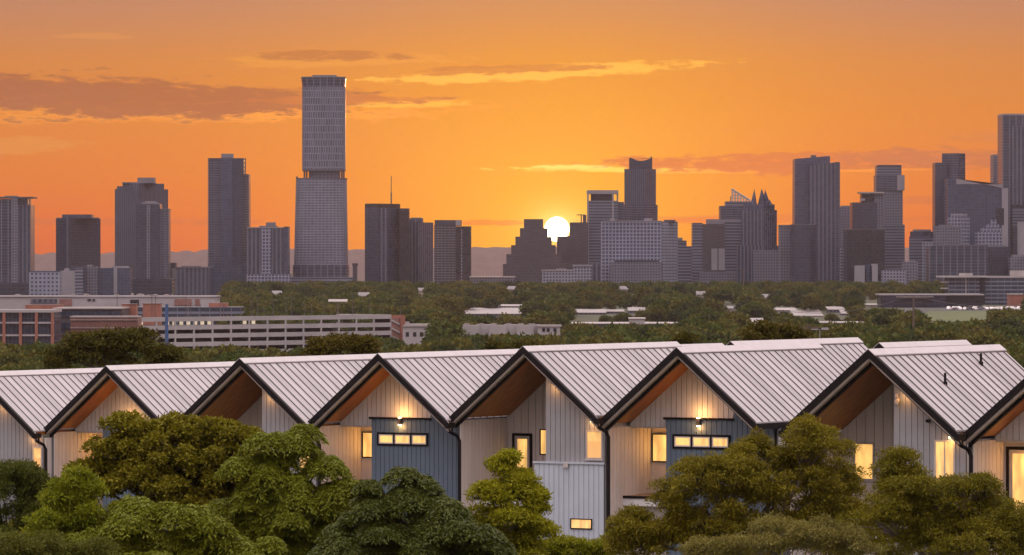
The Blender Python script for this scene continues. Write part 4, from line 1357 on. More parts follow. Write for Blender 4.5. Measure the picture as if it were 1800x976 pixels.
# little houses whose roofs peep out of the upper tree belt
for lab, px, py, Y, w in (('small house roof peeping from the trees just below the fluted pale tower', 742, 506, 3300, 16), ('small pale roof in the trees below the dark brown two-height tower', 640, 514, 3000, 20), ('small house roof in the trees below the stepped ziggurat office', 900, 503, 3350, 14), ('pale house roof in the trees below the white grid hotel', 1092, 503, 3350, 18), ('small house roof in the trees below the banded office with pale panels', 1232, 512, 3150, 18), ('small pale roof in the trees right of the distant utility pole', 1345, 517, 3050, 16), ('small house roof in the trees below the mid-rise with white balcony columns', 486, 511, 3000, 18)):
    xh = (px - CX) * Y / F
    gz = float(ter(xh, Y)) - .3
    zt = ZC - (py - HY) * Y / F - gz
    t = thing('house', lab, 'house', (xh, Y, gz), R(random.uniform(-25, 25)), 'small houses in the upper tree belt')
    KEEP.append((px - w * .5, px + w * .5, py - 1, py + 4, Y))
    hw_ = w * Y / F / 2
    mb = MB()
    mb.box(-hw_ + .4, hw_ - .4, -3.6, 3.6, 0, zt - 2.0, M['concrete'])
    mb.build('wall', t)
    mb = MB()
    for s_ in (1, -1):
        lo = [(-hw_, 0, zt - .2), (hw_, 0, zt - .2), (hw_, s_ * 4.2, zt - 2.3), (-hw_, s_ * 4.2, zt - 2.3)]
        if s_ > 0:
            lo = lo
        else:
            lo = lo[::-1]
        mb.hexa(lo, [(x, y, z + .2) for x, y, z in lo], M['roofgrey'])
    mb.build('roof', t)


def wire(label, a, b, sag, r=.07):
    """a cable slung between two pole tops"""
    a, b = Vector(a), Vector(b)
    t = thing('power_line', label, 'cable', tuple(a))
    mb = MB()
    mb.tube([(b - a) * (q / 14) - Vector((0, 0, 4 * sag * (q / 14) * (1 - q / 14))) for q in range(15)], r, M['steel'], 4)
    mb.build('cable', t)


p1 = at(1606, 524, 1500)
wire('power line sagging from the tall utility pole towards the wooded valley on its right', p1 + Vector((2.8, 0, 0)), at(1835, 530, 1560), 2.0)
wire('power line sagging from the tall utility pole towards the valley on its left', p1 - Vector((2.8, 0, 0)), at(1370, 545, 1700), 2.5)
# ------------------------------------------------------------------ trees
def unit(v):
    return v / np.maximum(np.linalg.norm(v, axis=-1, keepdims=True), 1e-9)


def quads(P, T, L, Wd, up=0.5):
    """kite shaped leaves: base P, axis T, length L, width Wd"""
    n = len(P)
    nr = unit(rng.normal(size=(n, 3)) + np.array([0, 0, up * 2]))
    S = unit(np.cross(T, nr))
    nr2 = np.cross(S, T)
    L = np.broadcast_to(L, (n,))[:, None]
    Wd = np.broadcast_to(Wd, (n,))[:, None]
    fold = nr2 * Wd * .18
    return np.stack([P, P + T * L * .45 + S * Wd * .5 + fold, P + T * L, P + T * L * .45 - S * Wd * .5 + fold], 1)


def clumps_on(lobes, dens, inner=.45, ragged=0.0):
    """clump centres spread through the outer part of each ellipsoid lobe; dens = clumps per m2 of lobe surface"""
    C, own = [], []
    for li, (c, r) in enumerate(lobes):
        r = np.array(r)
        area = 4 * math.pi * (((r[0] * r[1]) ** 1.6 + (r[0] * r[2]) ** 1.6 + (r[1] * r[2]) ** 1.6) / 3) ** (1 / 1.6)
        n = max(3, int(area * dens))
        d = unit(rng.normal(size=(n, 3)))
        d[:, 2] = np.where(d[:, 2] < -.35, -d[:, 2], d[:, 2])
        f = inner + (1 - inner) * rng.random(n) ** .55
        C.append(np.array(c) + d * r * f[:, None])
        own += [li] * n
        k = int(n * ragged)                                  # loose tips sticking out of the outline
        if k:
            d = unit(rng.normal(size=(k, 3)) + np.array([0, 0, .5]))
            C.append(np.array(c) + d * r * rng.uniform(1.0, 1.6, k)[:, None])
            own += [li + 1000] * k
    return np.concatenate(C), np.array(own)


def broad(C, n_each, cr, L, Wd, flat=.7, jit=.45, own=None):
    """leaf balls: n_each leaves on a flattened shell round each clump centre"""
    n = len(C)
    rad = cr * rng.uniform(.6, 1.35, n)
    if own is not None:
        rad = np.where(own >= 1000, rad * .4, rad)
    cnt = np.maximum(6, (n_each * (rad / cr) ** 2).astype(int))
    idx = np.repeat(np.arange(n), cnt)
    d = unit(rng.normal(size=(len(idx), 3)))
    fl = (d[:, 2] < -.15) & (rng.random(len(idx)) < .75)
    d[:, 2] = np.where(fl, -d[:, 2], d[:, 2])
    f = rng.uniform(1 - jit * 1.4, 1.0, len(idx)) ** .8
    P = C[idx] + d * (rad[idx] * f)[:, None] * np.array([1, 1, flat])
    T = unit(d * .7 + rng.normal(size=d.shape) * .75 + np.array([0, 0, -.15]))
    return quads(P, T, L * rng.uniform(.6, 1.25, len(P)), Wd * rng.uniform(.7, 1.2, len(P)), .7)


def feather(C, R_, fronds, L, Wd, h=.35):
    """umbrella clumps of arching fronds with hanging leaflets"""
    out = []
    for c in C:
        Rc = R_ * rng.uniform(.65, 1.3)
        nf = fronds
        az = rng.uniform(0, 2 * math.pi, nf)
        el = rng.uniform(.1, 1.0, nf)
        m = 13
        s = np.linspace(.15, 1, m)
        r = Rc * s[None, :] * np.sqrt(el)[:, None]
        z = Rc * h * ((2.0 - 1.0 * el[:, None]) * s[None, :] - (1.3 + .9 * el[:, None]) * s[None, :] ** 2)
        ax = np.stack([np.cos(az), np.sin(az), np.zeros(nf)], 1)
        lat = np.stack([-np.sin(az), np.cos(az), np.zeros(nf)], 1)
        P = c + ax[:, None, :] * r[..., None] + np.array([0, 0, 1.0]) * z[..., None]
        for sg in (1, -1):
            T = unit(ax[:, None, :] * .55 + sg * lat[:, None, :] * .6 + np.array([0, 0, -.5]) + rng.normal(size=P.shape) * .22)
            out.append(quads(P.reshape(-1, 3) + rng.normal(size=(nf * m, 3)) * Rc * .03, T.reshape(-1, 3), L * rng.uniform(.6, 1.2, nf * m), Wd, .9))
    return np.concatenate(out)


def wood_of(mb, base, lobes, C, own, r0, mat, twig=.6, maxtw=60, fork=.35):
    """trunk, a limb to every lobe, branches to clumps"""
    base = Vector(base)
    cen = sum((Vector(c) for c, r in lobes), Vector()) / len(lobes)
    low = min(c[2] - r[2] * .6 for c, r in lobes)
    fk = Vector((base.x * .7 + cen.x * .3, base.y * .7 + cen.y * .3, base.z + max(.4, (low - base.z)) * .9))
    mb.tube([base - Vector((0, 0, .3)), base.lerp(fk, .5) + Vector((r0 * .6, 0, 0)), fk], [r0 * 1.25, r0, r0 * .85], mat, 8)
    for li, (c, r) in enumerate(lobes):
        c = Vector(c)
        a = fk.lerp(c, .4) + Vector((random.uniform(-.3, .3), random.uniform(-.3, .3), random.uniform(0, .35)))
        b = fk.lerp(c, .75) + Vector((random.uniform(-.25, .25), random.uniform(-.25, .25), random.uniform(-.1, .2)))
        mb.tube([fk, a, b, c], [r0 * .6, r0 * .42, r0 * .3, r0 * .18], mat, 6)
        ids = [i for i in range(len(C)) if own[i] % 1000 == li]
        random.shuffle(ids)
        ids = [i for i in ids if own[i] >= 1000] + [i for i in ids if own[i] < 1000]
        for i in ids[:maxtw]:
            p = Vector(C[i])
            s = b.lerp(c, random.random())
            q = s.lerp(p, .55) + Vector((random.uniform(-.15, .15), random.uniform(-.15, .15), random.uniform(-.05, .2))) * (p - s).length
            mb.tube([s, q, p], [r0 * .15, r0 * .09, r0 * .035], mat, 4)


def near_tree(name, label, D, lobes_px, style, leaf, bark='bark', r0=.14, cat='tree', group=None, base_px=None, dens=1.2, trunk='trunk', **kw):
    """a tree modelled leaf by leaf; its lobes are given at the size they show from the eye point and placed at its own distance D"""
    s = D / F
    L = []
    for i, (px, py, rx, ry) in enumerate(lobes_px):
        yy = D + random.uniform(-.5, .5) * rx * s * 1.2
        p = at(px, py, yy)
        L.append((np.array(p), np.array([rx * s, rx * s * .9, ry * s])))
    bx = base_px if base_px is not None else sum(l[0] for l in lobes_px) / len(lobes_px)
    b = at(bx, 900, D)
    gz = float(ter(b.x, D))
    o = np.array([b.x, D, gz])
    L = [(c - o, r) for c, r in L]
    t = thing(name, label, cat, tuple(o), 0, group)
    core = L
    if style == 'broad':                                     # every bough carries a handful of separate leaf masses
        sub = []
        for c, r in L:
            for _ in range(kw.get('sub', 11)):
                d = unit(rng.normal(size=3) + np.array([0, -.25, .35]))
                q = rng.uniform(.32, .5)
                sub.append((c + d * r * rng.uniform(.55, .85), r * q * np.array([1, 1, .8])))
        L = sub
    C, own = clumps_on(L, dens * 1.0, kw.get('inner', .45), kw.get('rag', .8) if style == 'broad' else .3)
    if style == 'broad':
        V = broad(C, kw['n'], kw['cr'], kw['L'], kw['W'], kw.get('flat', .7), own=own)
    else:
        V = feather(C, kw['cr'], kw['n'], kw['L'], kw['W'], kw.get('h', .4))
    me = npmesh('crown', V.reshape(-1, 3), 4, [leaf])
    link('crown', me, t)
    mb = MB()
    if style == 'broad':
        own = np.where(own >= 1000, 1000, 0) + (own % 1000) // kw.get('sub', 11)
    wood_of(mb, (0, 0, 0), core, C, own, r0, M[bark], maxtw=kw.get('tw', 22))
    mb.build(trunk, t, True)
    return t, len(V)


LF = {
    'oak': leafmat('oak leaf', (.020, .034, .004), (.215, .205, .014), .2, .6, .12),
    'bright': leafmat('bright leaf', (.035, .065, .004), (.27, .29, .014), .25, .6, .12),
    'feather': leafmat('feathery leaf', (.014, .036, .003), (.165, .205, .012), .2, .55, .15),
    'darkfeather': leafmat('dark feathery leaf', (.010, .025, .005), (.105, .128, .014), .2, .5, .22),
    'needle': leafmat('fine leaf', (.022, .034, .006), (.11, .125, .016), .2, .6, .12),
    'mesquite': leafmat('thin olive leaf', (.028, .036, .004), (.215, .19, .014), .22, .6, .12),
    'greyleaf': leafmat('grey green leaf', (.04, .048, .014), (.21, .195, .05), .2, .6, .12),
    'backoak': leafmat('distant oak leaf', (.014, .020, .004), (.10, .088, .014), .2, .6, .1),
    'mid': leafmat('mid tree leaf', (.010, .022, .005), (.064, .095, .020), .2, .7, .08),
    'mid2': leafmat('olive mid tree leaf', (.016, .024, .006), (.105, .112, .024), .2, .7, .08),
    'mid3': leafmat('deep green mid tree leaf', (.006, .017, .005), (.042, .062, .022), .2, .7, .08),
}
tot = 0


def NT(*a, **k):
    global tot
    tot += near_tree(*a, **k)[1]


NT('fine_leaved_tree', 'dark fine-leaved tree cut off by the left edge of the photo', 165, [(15, 890, 85, 60), (50, 850, 44, 34), (0, 846, 50, 30), (20, 960, 100, 55), (80, 920, 40, 50)], 'broad', LF['needle'], dens=1.59, n=276, cr=0.34, L=0.126, W=0.030, r0=.1, tw=14)
NT('bushy_tree', 'bright yellow-green bushy tree between the dark fine-leaved tree and the tall oak', 160, [(118, 890, 52, 48), (172, 912, 60, 45), (95, 935, 60, 40), (205, 950, 60, 40), (140, 955, 70, 40), (140, 862, 30, 26)], 'broad', LF['bright'], dens=1.32, n=180, cr=0.34, L=0.160, W=0.050, r0=.09, tw=14)
NT('oak_tree', 'tall clumpy oak hiding the fronts of the two townhouses with deep soffits', 184, [(236, 772, 50, 40), (212, 815, 62, 50), (300, 800, 74, 52), (388, 785, 56, 40), (432, 812, 52, 48), (335, 850, 110, 62), (250, 880, 95, 60), (170, 850, 42, 40), (440, 865, 60, 55), (330, 930, 130, 60), (340, 772, 40, 26), (270, 835, 70, 45), (380, 838, 60, 40)], 'broad', LF['oak'], dens=1.04, n=180, cr=0.37, L=0.168, W=0.101, r0=.17, tw=16)
NT('feathery_tree', 'feathery drooping tree with dome-shaped sprays in front of the slate blue bay', 172, [(500, 790, 46, 26), (560, 826, 46, 24), (596, 864, 42, 22), (468, 826, 46, 26), (520, 856, 60, 26), (470, 876, 60, 28), (560, 899, 58, 28), (420, 906, 60, 28), (500, 922, 70, 32), (590, 939, 50, 28), (440, 949, 75, 34), (540, 964, 80, 34), (380, 969, 70, 30)], 'feather', LF['feather'], dens=.62, n=136, cr=0.81, L=0.202, W=0.050, r0=.12, tw=10, h=.44, inner=.25)
NT('feathery_tree', 'low feathery tree spreading under the tall oak along the bottom edge', 158, [(255, 914, 60, 28), (325, 922, 60, 28), (215, 952, 60, 28), (285, 959, 70, 30), (360, 964, 66, 30), (170, 976, 60, 26), (420, 982, 60, 26), (300, 992, 90, 26)], 'feather', LF['feather'], dens=.62, n=136, cr=0.76, L=0.185, W=0.050, r0=.1, tw=10, h=.44, inner=.25)
NT('dark_feathery_tree', 'dark glossy feathery tree below the blue bay with the black downspout', 166, [(728, 852, 48, 24), (668, 886, 56, 28), (745, 894, 58, 30), (640, 926, 58, 30), (700, 936, 66, 32), (790, 914, 48, 28), (806, 949, 64, 32), (740, 966, 80, 34), (655, 972, 80, 32), (840, 976, 60, 28), (585, 982, 60, 26)], 'feather', LF['darkfeather'], dens=.62, n=136, cr=0.74, L=0.176, W=0.050, r0=.11, tw=10, h=.44, inner=.25)
NT('young_tree', 'slender young tree with sparse bright leaves before the tall lit balcony door', 176, [(894, 830, 32, 28), (908, 866, 46, 26), (868, 880, 38, 30), (938, 888, 26, 26), (900, 925, 56, 36), (850, 935, 50, 38), (940, 950, 56, 34), (880, 965, 70, 30)], 'broad', LF['bright'], dens=1.26, n=144, cr=0.31, L=0.151, W=0.059, r0=.06, tw=16, bark='palebark')
NT('shrub', 'small leafy shrub at the foot of the pale blue lower box', 178, [(1000, 966, 40, 18), (1050, 970, 40, 18), (962, 972, 36, 18), (1095, 962, 34, 26), (1030, 980, 60, 18)], 'broad', LF['bright'], dens=1.65, n=144, cr=0.27, L=0.126, W=0.042, r0=.04, tw=10, cat='shrub', trunk='stem')
NT('mesquite_tree', 'wide olive tree with visible crooked branches before the house with the balcony', 160, [(1240, 850, 66, 40), (1192, 895, 52, 46), (1335, 815, 56, 48), (1428, 792, 54, 46), (1385, 860, 95, 64), (1270, 905, 90, 60), (1112, 938, 46, 34), (1462, 862, 46, 46), (1330, 945, 130, 50), (1190, 945, 90, 46), (1300, 855, 70, 50), (1390, 822, 50, 40), (1440, 880, 80, 50), (1460, 925, 90, 58), (1120, 960, 60, 30)], 'broad', LF['mesquite'], dens=.82, n=228, cr=0.37, L=0.134, W=0.038, r0=.17, tw=26, bark='palebark', inner=.4)
NT('mesquite_tree', 'olive tree with airy branches covering the lit window of the camera house', 157, [(1586, 828, 42, 34), (1655, 878, 48, 32), (1578, 882, 48, 44), (1722, 872, 34, 30), (1768, 940, 56, 36), (1670, 908, 110, 56), (1560, 935, 90, 50), (1620, 882, 80, 50), (1775, 945, 80, 48), (1600, 868, 48, 38), (1690, 880, 70, 44), (1620, 930, 80, 44), (1700, 962, 100, 44)], 'broad', LF['mesquite'], dens=.82, n=217, cr=0.35, L=0.126, W=0.035, r0=.15, tw=26, bark='palebark', inner=.4)
NT('shrub', 'pale grey-green shrub in front of the wide olive tree at the bottom edge', 146, [(1370, 940, 64, 26), (1430, 945, 64, 30), (1330, 962, 64, 22), (1485, 962, 56, 24), (1250, 968, 50, 18)], 'broad', LF['greyleaf'], dens=1.76, n=156, cr=0.29, L=0.109, W=0.030, r0=.05, tw=14, bark='palebark', cat='shrub', trunk='stem')
# understorey along the lower edge so that the slope is covered
NT('shrub', 'dark undergrowth bush filling the gap under the feathery trees', 178, [(560, 945, 80, 36), (640, 955, 70, 34), (470, 955, 80, 36), (390, 950, 80, 40), (740, 968, 90, 26)], 'broad', LF['darkfeather'], dens=1.32, n=144, cr=0.32, L=0.134, W=0.059, r0=.05, tw=8, cat='shrub', trunk='stem')
NT('shrub', 'low dark bush filling the corner under the dark fine-leaved tree', 152, [(10, 968, 70, 30), (90, 972, 70, 26), (160, 978, 60, 22)], 'broad', LF['needle'], dens=1.43, n=156, cr=0.29, L=0.109, W=0.034, r0=.04, tw=8, cat='shrub', trunk='stem')
NT('shrub', 'low olive bush filling the ground between the two olive trees', 168, [(1520, 945, 60, 40), (1590, 965, 70, 34), (1480, 968, 60, 30), (1660, 970, 80, 28), (1740, 968, 80, 30), (1800, 960, 50, 34)], 'broad', LF['mesquite'], dens=1.32, n=144, cr=0.31, L=0.118, W=0.038, r0=.05, tw=8, cat='shrub', trunk='stem')
NT('shrub', 'low green bush closing the gap between the oak and the fine-leaved tree', 176, [(100, 930, 60, 44), (60, 950, 60, 40), (150, 945, 70, 44), (20, 965, 60, 30)], 'broad', LF['oak'], dens=1.3, n=143, cr=.34, L=0.143, W=0.076, r0=.05, tw=8, cat='shrub', trunk='stem')
NT('shrub', 'dark bush filling the foot of the slope behind the dark glossy feathery tree', 179, [(820, 955, 60, 40), (870, 965, 60, 34), (760, 950, 60, 40), (690, 950, 70, 40)], 'broad', LF['darkfeather'], dens=1.3, n=143, cr=.34, L=0.134, W=0.067, r0=.05, tw=8, cat='shrub', trunk='stem')
# behind the houses
NT('oak_tree', 'broad dark oak rising behind the roofs in front of the maroon hall', 290, [(180, 622, 80, 30), (235, 608, 55, 24), (115, 632, 45, 22), (285, 632, 32, 20), (150, 608, 40, 20), (210, 600, 40, 16)], 'broad', LF['backoak'], dens=.9, n=88, cr=0.45, L=0.202, W=0.109, r0=.2, tw=8)
NT('oak_tree', 'dark oak showing above the ridge left of the blue bay house, before the garage', 285, [(600, 614, 52, 22), (565, 616, 30, 16), (640, 612, 30, 18)], 'broad', LF['backoak'], dens=.9, n=88, cr=0.43, L=0.202, W=0.109, r0=.18, tw=8)
NT('oak_tree', 'dark oak behind the second-row roof beside the short utility pole', 300, [(1350, 588, 34, 18), (1390, 594, 34, 16), (1320, 598, 26, 12)], 'broad', LF['backoak'], dens=.9, n=88, cr=0.45, L=0.202, W=0.109, r0=.18, tw=8)
NT('oak_tree', 'small dark oak tip peeking over the ridge of the house with the balcony', 296, [(1208, 602, 20, 9), (1195, 606, 16, 7)], 'broad', LF['backoak'], dens=1.0, n=88, cr=0.36, L=0.185, W=0.101, r0=.12, tw=8)
NT('oak_tree', 'bushy tree right behind the ridge of the deep-soffit house, left of the apartments', 300, [(930, 612, 30, 9), (880, 616, 30, 10)], 'broad', LF['backoak'], dens=1.0, n=88, cr=0.36, L=0.185, W=0.101, r0=.12, tw=8)
print('near leaves', tot)


# --- middle distance trees: a few crowns modelled once, planted as individuals
def proto(nleaf, L, W, leaf, seed, hgt=9.0, spread=5.0):
    global rng
    rng = np.random.default_rng(seed)
    lobes = [(np.array([0, 0, hgt * .60]), np.array([spread * .62, spread * .62, hgt * .34]))]
    for _ in range(7):
        a = rng.uniform(0, 2 * math.pi)
        d = rng.uniform(.35, .62) * spread
        r = rng.uniform(.30, .46) * spread
        lobes.append((np.array([math.cos(a) * d, math.sin(a) * d, hgt * rng.uniform(.38, .76)]), np.array([r, r, r * rng.uniform(.62, .85)])))
    C, own = clumps_on(lobes, .38, .7)
    V = broad(C, max(4, nleaf // len(C)), 1.15, L, W, .7, .5)
    cme = npmesh('crown', V.reshape(-1, 3), 4, [leaf])
    mb = MB()
    random.seed(seed)
    wood_of(mb, (0, 0, 0), lobes[:5], C[:0], own[:0], .28, M['bark'])
    tr = mb.build('trunk')
    tme = tr.data
    bpy.data.objects.remove(tr)
    return cme, tme, V


PRO = {'near': [], 'far': []}
for q, lf in enumerate(('mid', 'mid2', 'mid3', 'mid', 'mid2')):
    PRO['near'].append(proto(5200, .55, .34, LF[lf], 100 + q))
    PRO['far'].append(proto(1500, 1.05, .75, LF[lf], 200 + q))
rng = np.random.default_rng(77)


def clear(px, rpx, yt, yb, D):
    for x0, x1, y0, y1, Y in KEEP:
        if D < Y + 5 and px + rpx * .5 > x0 and px - rpx * .5 < x1 and yb > y0 and yt < y1 - 1:
            return False
        if Y - 4 <= D <= Y + 26 and px + rpx * .6 > x0 and px - rpx * .6 < x1:
            return False
    return True


spots = []
cells = {}


def try_spot(px, yt, hmin=.62, hmax=1.5, left=False):
    D = None
    sc = rng.uniform(hmin, hmax)
    D = 2500.0
    for _ in range(12):
        g_ = float(ter((px - CX) * D / F, D))
        D = (ZC - g_ - 9.2 * sc) * F / max(yt - HY, 8)
        D = min(max(D, 330), 4600)
    if D > 3890 or D < 560:
        return
    rpx = 5 * sc * F / D
    g_ = float(ter((px - CX) * D / F, D))
    yb = HY + (ZC - g_) * F / D
    if not clear(px, rpx, yt, yb, D):
        return
    x = (px - CX) * D / F
    key = (int(x // 6), int(D // 6))
    if key in cells:
        return
    cells[key] = 1
    spots.append((D, x, g_, sc, px, yt))


for _ in range(9000):
    yt = 493 + 150 * rng.random() ** 1.5
    px = rng.uniform(-30, 1830)
    if px < 400 and yt < 518:
        continue
    if px < 380 and 518 < yt < 600:
        continue
    # keep the number planted per row in proportion to how small they show
    if rng.random() > (HY + 120) / (yt + 0) * .95:
        continue
    try_spot(px, yt)
for px in range(-10, 720, 24):                              # the belt at the foot of the offices and garage
    try_spot(px + rng.uniform(-8, 8), (610 if 300 < px < 560 else 600) + rng.uniform(-7, 12), .6, .9)
for px in range(380, 1660, 11):
    try_spot(px + rng.uniform(-5, 5), 495 + rng.uniform(-2, 6))
spots.sort()
print('tree spots', len(spots))
GRP = ('trees of the wooded valley below the skyline')
LABS = ['mid-green round-crowned tree in the wooded valley', 'olive green spreading tree in the wooded valley', 'deep green dense tree in the wooded valley', 'mid-green lobed tree in the wooded valley', 'olive green lumpy tree in the wooded valley']
roots = {}
vis = spots[:290]
for i, (D, x, g_, sc, px, yt) in enumerate(vis):
    lod = 'near' if D < 1900 else 'far'
    q = int(rng.integers(0, 5))
    cme, tme, V = PRO[lod][q]
    loc, rz = (x, D, g_ - .2), rng.uniform(0, 6.28)
    if (lod, q) not in roots:
        t = thing('valley_tree', LABS[q], 'tree', loc, rz, GRP, sc)
        link('crown', cme, t)
        link('trunk', tme, t)
        roots[(lod, q)] = t
    else:
        dup(roots[(lod, q)], loc, rz, sc)
allv, mi = [], []
beyond = []                                                  # the wood goes on outside the frame
for _ in range(900):
    D = rng.uniform(650, 3800)
    px = rng.uniform(-620, -60) if rng.random() < .5 else rng.uniform(1860, 2420)
    x = (px - CX) * D / F
    beyond.append((D, x, float(ter(x, D)), rng.uniform(.7, 1.4), px, 0))
for (D, x, g_, sc, px, yt) in spots[290:] + beyond:
    q = int(rng.integers(0, 5))
    V = PRO['far'][q][2]
    a = rng.uniform(0, 6.28)
    Rm = np.array([[math.cos(a), -math.sin(a), 0], [math.sin(a), math.cos(a), 0], [0, 0, 1]])
    allv.append((V.reshape(-1, 3) @ Rm.T) * sc + np.array([x, D, g_ - .2]))
    mi.append(np.full(len(V), q % 3))
if allv:
    me = npmesh('woodland', np.concatenate(allv), 4, [LF['mid'], LF['mid2'], LF['mid3']], np.concatenate(mi))
    tag(link('woodland', me), kind='stuff')
# ------------------------------------------------------------------ camera, sky, sun, haze
cam = bpy.data.cameras.new('camera')
cam.lens = 180
cam.sensor_width = 36
cam.clip_start = 1
cam.clip_end = 30000
cam.shift_y = -(488 - HY) / 1800
co = bpy.data.objects.new('camera', cam)
COL.objects.link(co)
co.location = (0, 0, ZC)
co.rotation_euler = (R(90), 0, 0)
scene.camera = co

SUNX, SUNZ = (979 - CX) / F, (HY - 403) / F
sdir = Vector((SUNX, 1, SUNZ)).normalized()
world = bpy.data.worlds.new('World')
scene.world = world
world.use_nodes = True
wt = world.node_tree
wt.nodes.clear()
g = N(wt)
vec = g.n('ShaderNodeTexCoord').outputs['Generated']
sp = g.n('ShaderNodeSeparateXYZ')
g.put(sp.inputs[0], vec)
dx, dy, dz = sp.outputs
# elevation ramp away from the sun
ramp = g.n('ShaderNodeValToRGB')
stops = [(-.02, (205, 80, 60)), (.0, (232, 86, 54)), (.007, (240, 97, 34)), (.016, (242, 116, 16)), (.028, (238, 130, 26)), (.039, (226, 138, 76)), (.051, (192, 138, 128)), (.10, (206, 160, 150)), (.30, (238, 214, 214)), (1.0, (250, 238, 240))]
pos = lambda z: max(0.0, min(1.0, ((z + .02) / 1.02) ** .35))
g.put(ramp.inputs[0], g.m('POWER', g.m('MAXIMUM', g.m('DIVIDE', g.m('ADD', dz, .02), 1.02), 0.0), .35))
cr = ramp.color_ramp
while len(cr.elements) < len(stops):
    cr.elements.new(.5)
for e, (z, c) in zip(cr.elements, stops):
    e.position = pos(z)
    e.color = (*lin(*c), 1)
base = ramp.outputs[0]
# glow round the sun: X, Z angle offsets
X = g.m('DIVIDE', dx, g.m('MAXIMUM', dy, .05))
Z = g.m('DIVIDE', dz, g.m('MAXIMUM', dy, .05))
front = g.step(dy, .3, .9)
ex = g.m('SUBTRACT', X, SUNX)
ez = g.m('SUBTRACT', Z, SUNZ)
d1 = g.m('SQRT', g.m('ADD', g.m('POWER', ex, 2), g.m('POWER', g.m('MULTIPLY', ez, 1.25), 2)))
gl1 = g.m('MULTIPLY', g.m('EXPONENT', g.m('MULTIPLY', g.m('POWER', g.m('DIVIDE', d1, .05), 2), -1.0)), front)
gl2 = g.m('MULTIPLY', g.m('EXPONENT', g.m('MULTIPLY', g.m('DIVIDE', d1, .0160), -1.0)), front)
gl3 = g.m('MULTIPLY', g.m('EXPONENT', g.m('MULTIPLY', g.m('DIVIDE', d1, .0028), -1.0)), front)
col = g.mix(g.m('MULTIPLY', gl1, .95), base, lin(255, 164, 0))
col = g.mix(g.m('MULTIPLY', gl2, .92), col, lin(255, 214, 0))
# clouds: streaky noise in sky angles
cv = g.n('ShaderNodeCombineXYZ')
g.put(cv.inputs[0], g.m('MULTIPLY', X, 60.0))
g.put(cv.inputs[1], g.m('MULTIPLY', Z, 330.0))
n1 = g.m('SUBTRACT', g.noise(cv.outputs[0], 1.0, 6, .62), .5)
cv2 = g.n('ShaderNodeCombineXYZ')
g.put(cv2.inputs[0], g.m('MULTIPLY', X, 210.0))
g.put(cv2.inputs[1], g.m('MULTIPLY', Z, 900.0))
n2 = g.m('SUBTRACT', g.noise(cv2.outputs[0], 1.0, 5, .65), .5)
nn = g.m('ADD', g.m('MULTIPLY', n1, 1.0), g.m('MULTIPLY', n2, .8))


def cloud(px, py, rx, ry, amt=1.0, shift=0.0, tilt=0.0, soft=.4):
    """mask of a streak centred on a sky direction, its edge broken up by the noise"""
    cx, cz = (px - CX) / F, (HY - py - shift) / F
    a = g.m('DIVIDE', g.m('SUBTRACT', X, cx), rx * 1.12 / F)
    b = g.m('DIVIDE', g.m('SUBTRACT', g.m('SUBTRACT', Z, cz), g.m('MULTIPLY', g.m('SUBTRACT', X, cx), tilt)), ry * 1.15 / F)
    r = g.m('SQRT', g.m('ADD', g.m('POWER', a, 2), g.m('POWER', b, 2)))
    r = g.m('ADD', r, g.m('MULTIPLY', nn, 1.9))
    return g.m('MULTIPLY', g.m('MULTIPLY', g.step(r, 1.0, 1.0 - soft), amt), front)


def add(c, mask, rgb):
    k = 1.0
    if rgb[0] < 235:                                         # thinner parts of the cloud let the glow through
        t2 = tuple(min(255, x * y) for x, y in zip(rgb, (1.22, 1.32, .95)))
        return g.mix(mask, c, g.mix(g.step(n2, .0, .26), lin(*rgb), lin(*t2)))
    if rgb[0] > 253:                                          # sunlit edges are brighter than the open sky
        k = 1.3
    return g.mix(mask, c, tuple(x * k for x in lin(*rgb)))


LAY = [  # gold under-edges first, then the bodies
    (cloud(300, 192, 520, 24, .85, 0, .0), (254, 158, 52)), (cloud(690, 183, 130, 9, .95, 0, .02), (255, 186, 60)),
    (cloud(130, 170, 380, 38, .95, 0, -.03), (144, 70, 68)), (cloud(400, 174, 330, 24, .95, 0, -.02), (152, 74, 64)), (cloud(610, 176, 170, 9, .85), (206, 108, 56)),
    (cloud(40, 165, 160, 26, .6), (150, 80, 80)),
    (cloud(590, 103, 230, 15, .9, 0, .01), (250, 164, 70)), (cloud(590, 97, 150, 9, .8), (178, 96, 66)),
    (cloud(930, 128, 290, 14, .95, 0, .045), (255, 190, 72)), (cloud(870, 122, 180, 8, .8, 0, .03), (204, 112, 54)),
    (cloud(1120, 299, 210, 6, 1.0, 0, -.01), (255, 214, 84)), (cloud(1010, 294, 80, 5, 1.0), (255, 225, 110)), (cloud(1400, 300, 330, 5, .8, 0, .01), (255, 158, 50)),
    (cloud(1480, 285, 430, 18, .9, 0, .012), (216, 104, 58)), (cloud(1750, 280, 280, 20, .8, 0, .01), (196, 100, 76)),
    (cloud(1440, 385, 420, 8, .35), (214, 96, 66)), (cloud(1630, 352, 70, 8, .55), (206, 96, 72)),
    (cloud(860, 391, 80, 5, .6), (232, 104, 40)), (cloud(200, 390, 260, 6, .45), (206, 98, 76)), (cloud(1230, 388, 60, 6, .6), (236, 110, 50)),
    (cloud(30, 257, 110, 14, .6, 0, .03), (246, 160, 70)), (cloud(160, 64, 60, 6, .6), (240, 160, 96)), (cloud(1740, 242, 90, 8, .35), (214, 120, 82)),
]
for mk, rgb in LAY:
    col = add(col, mk, rgb)
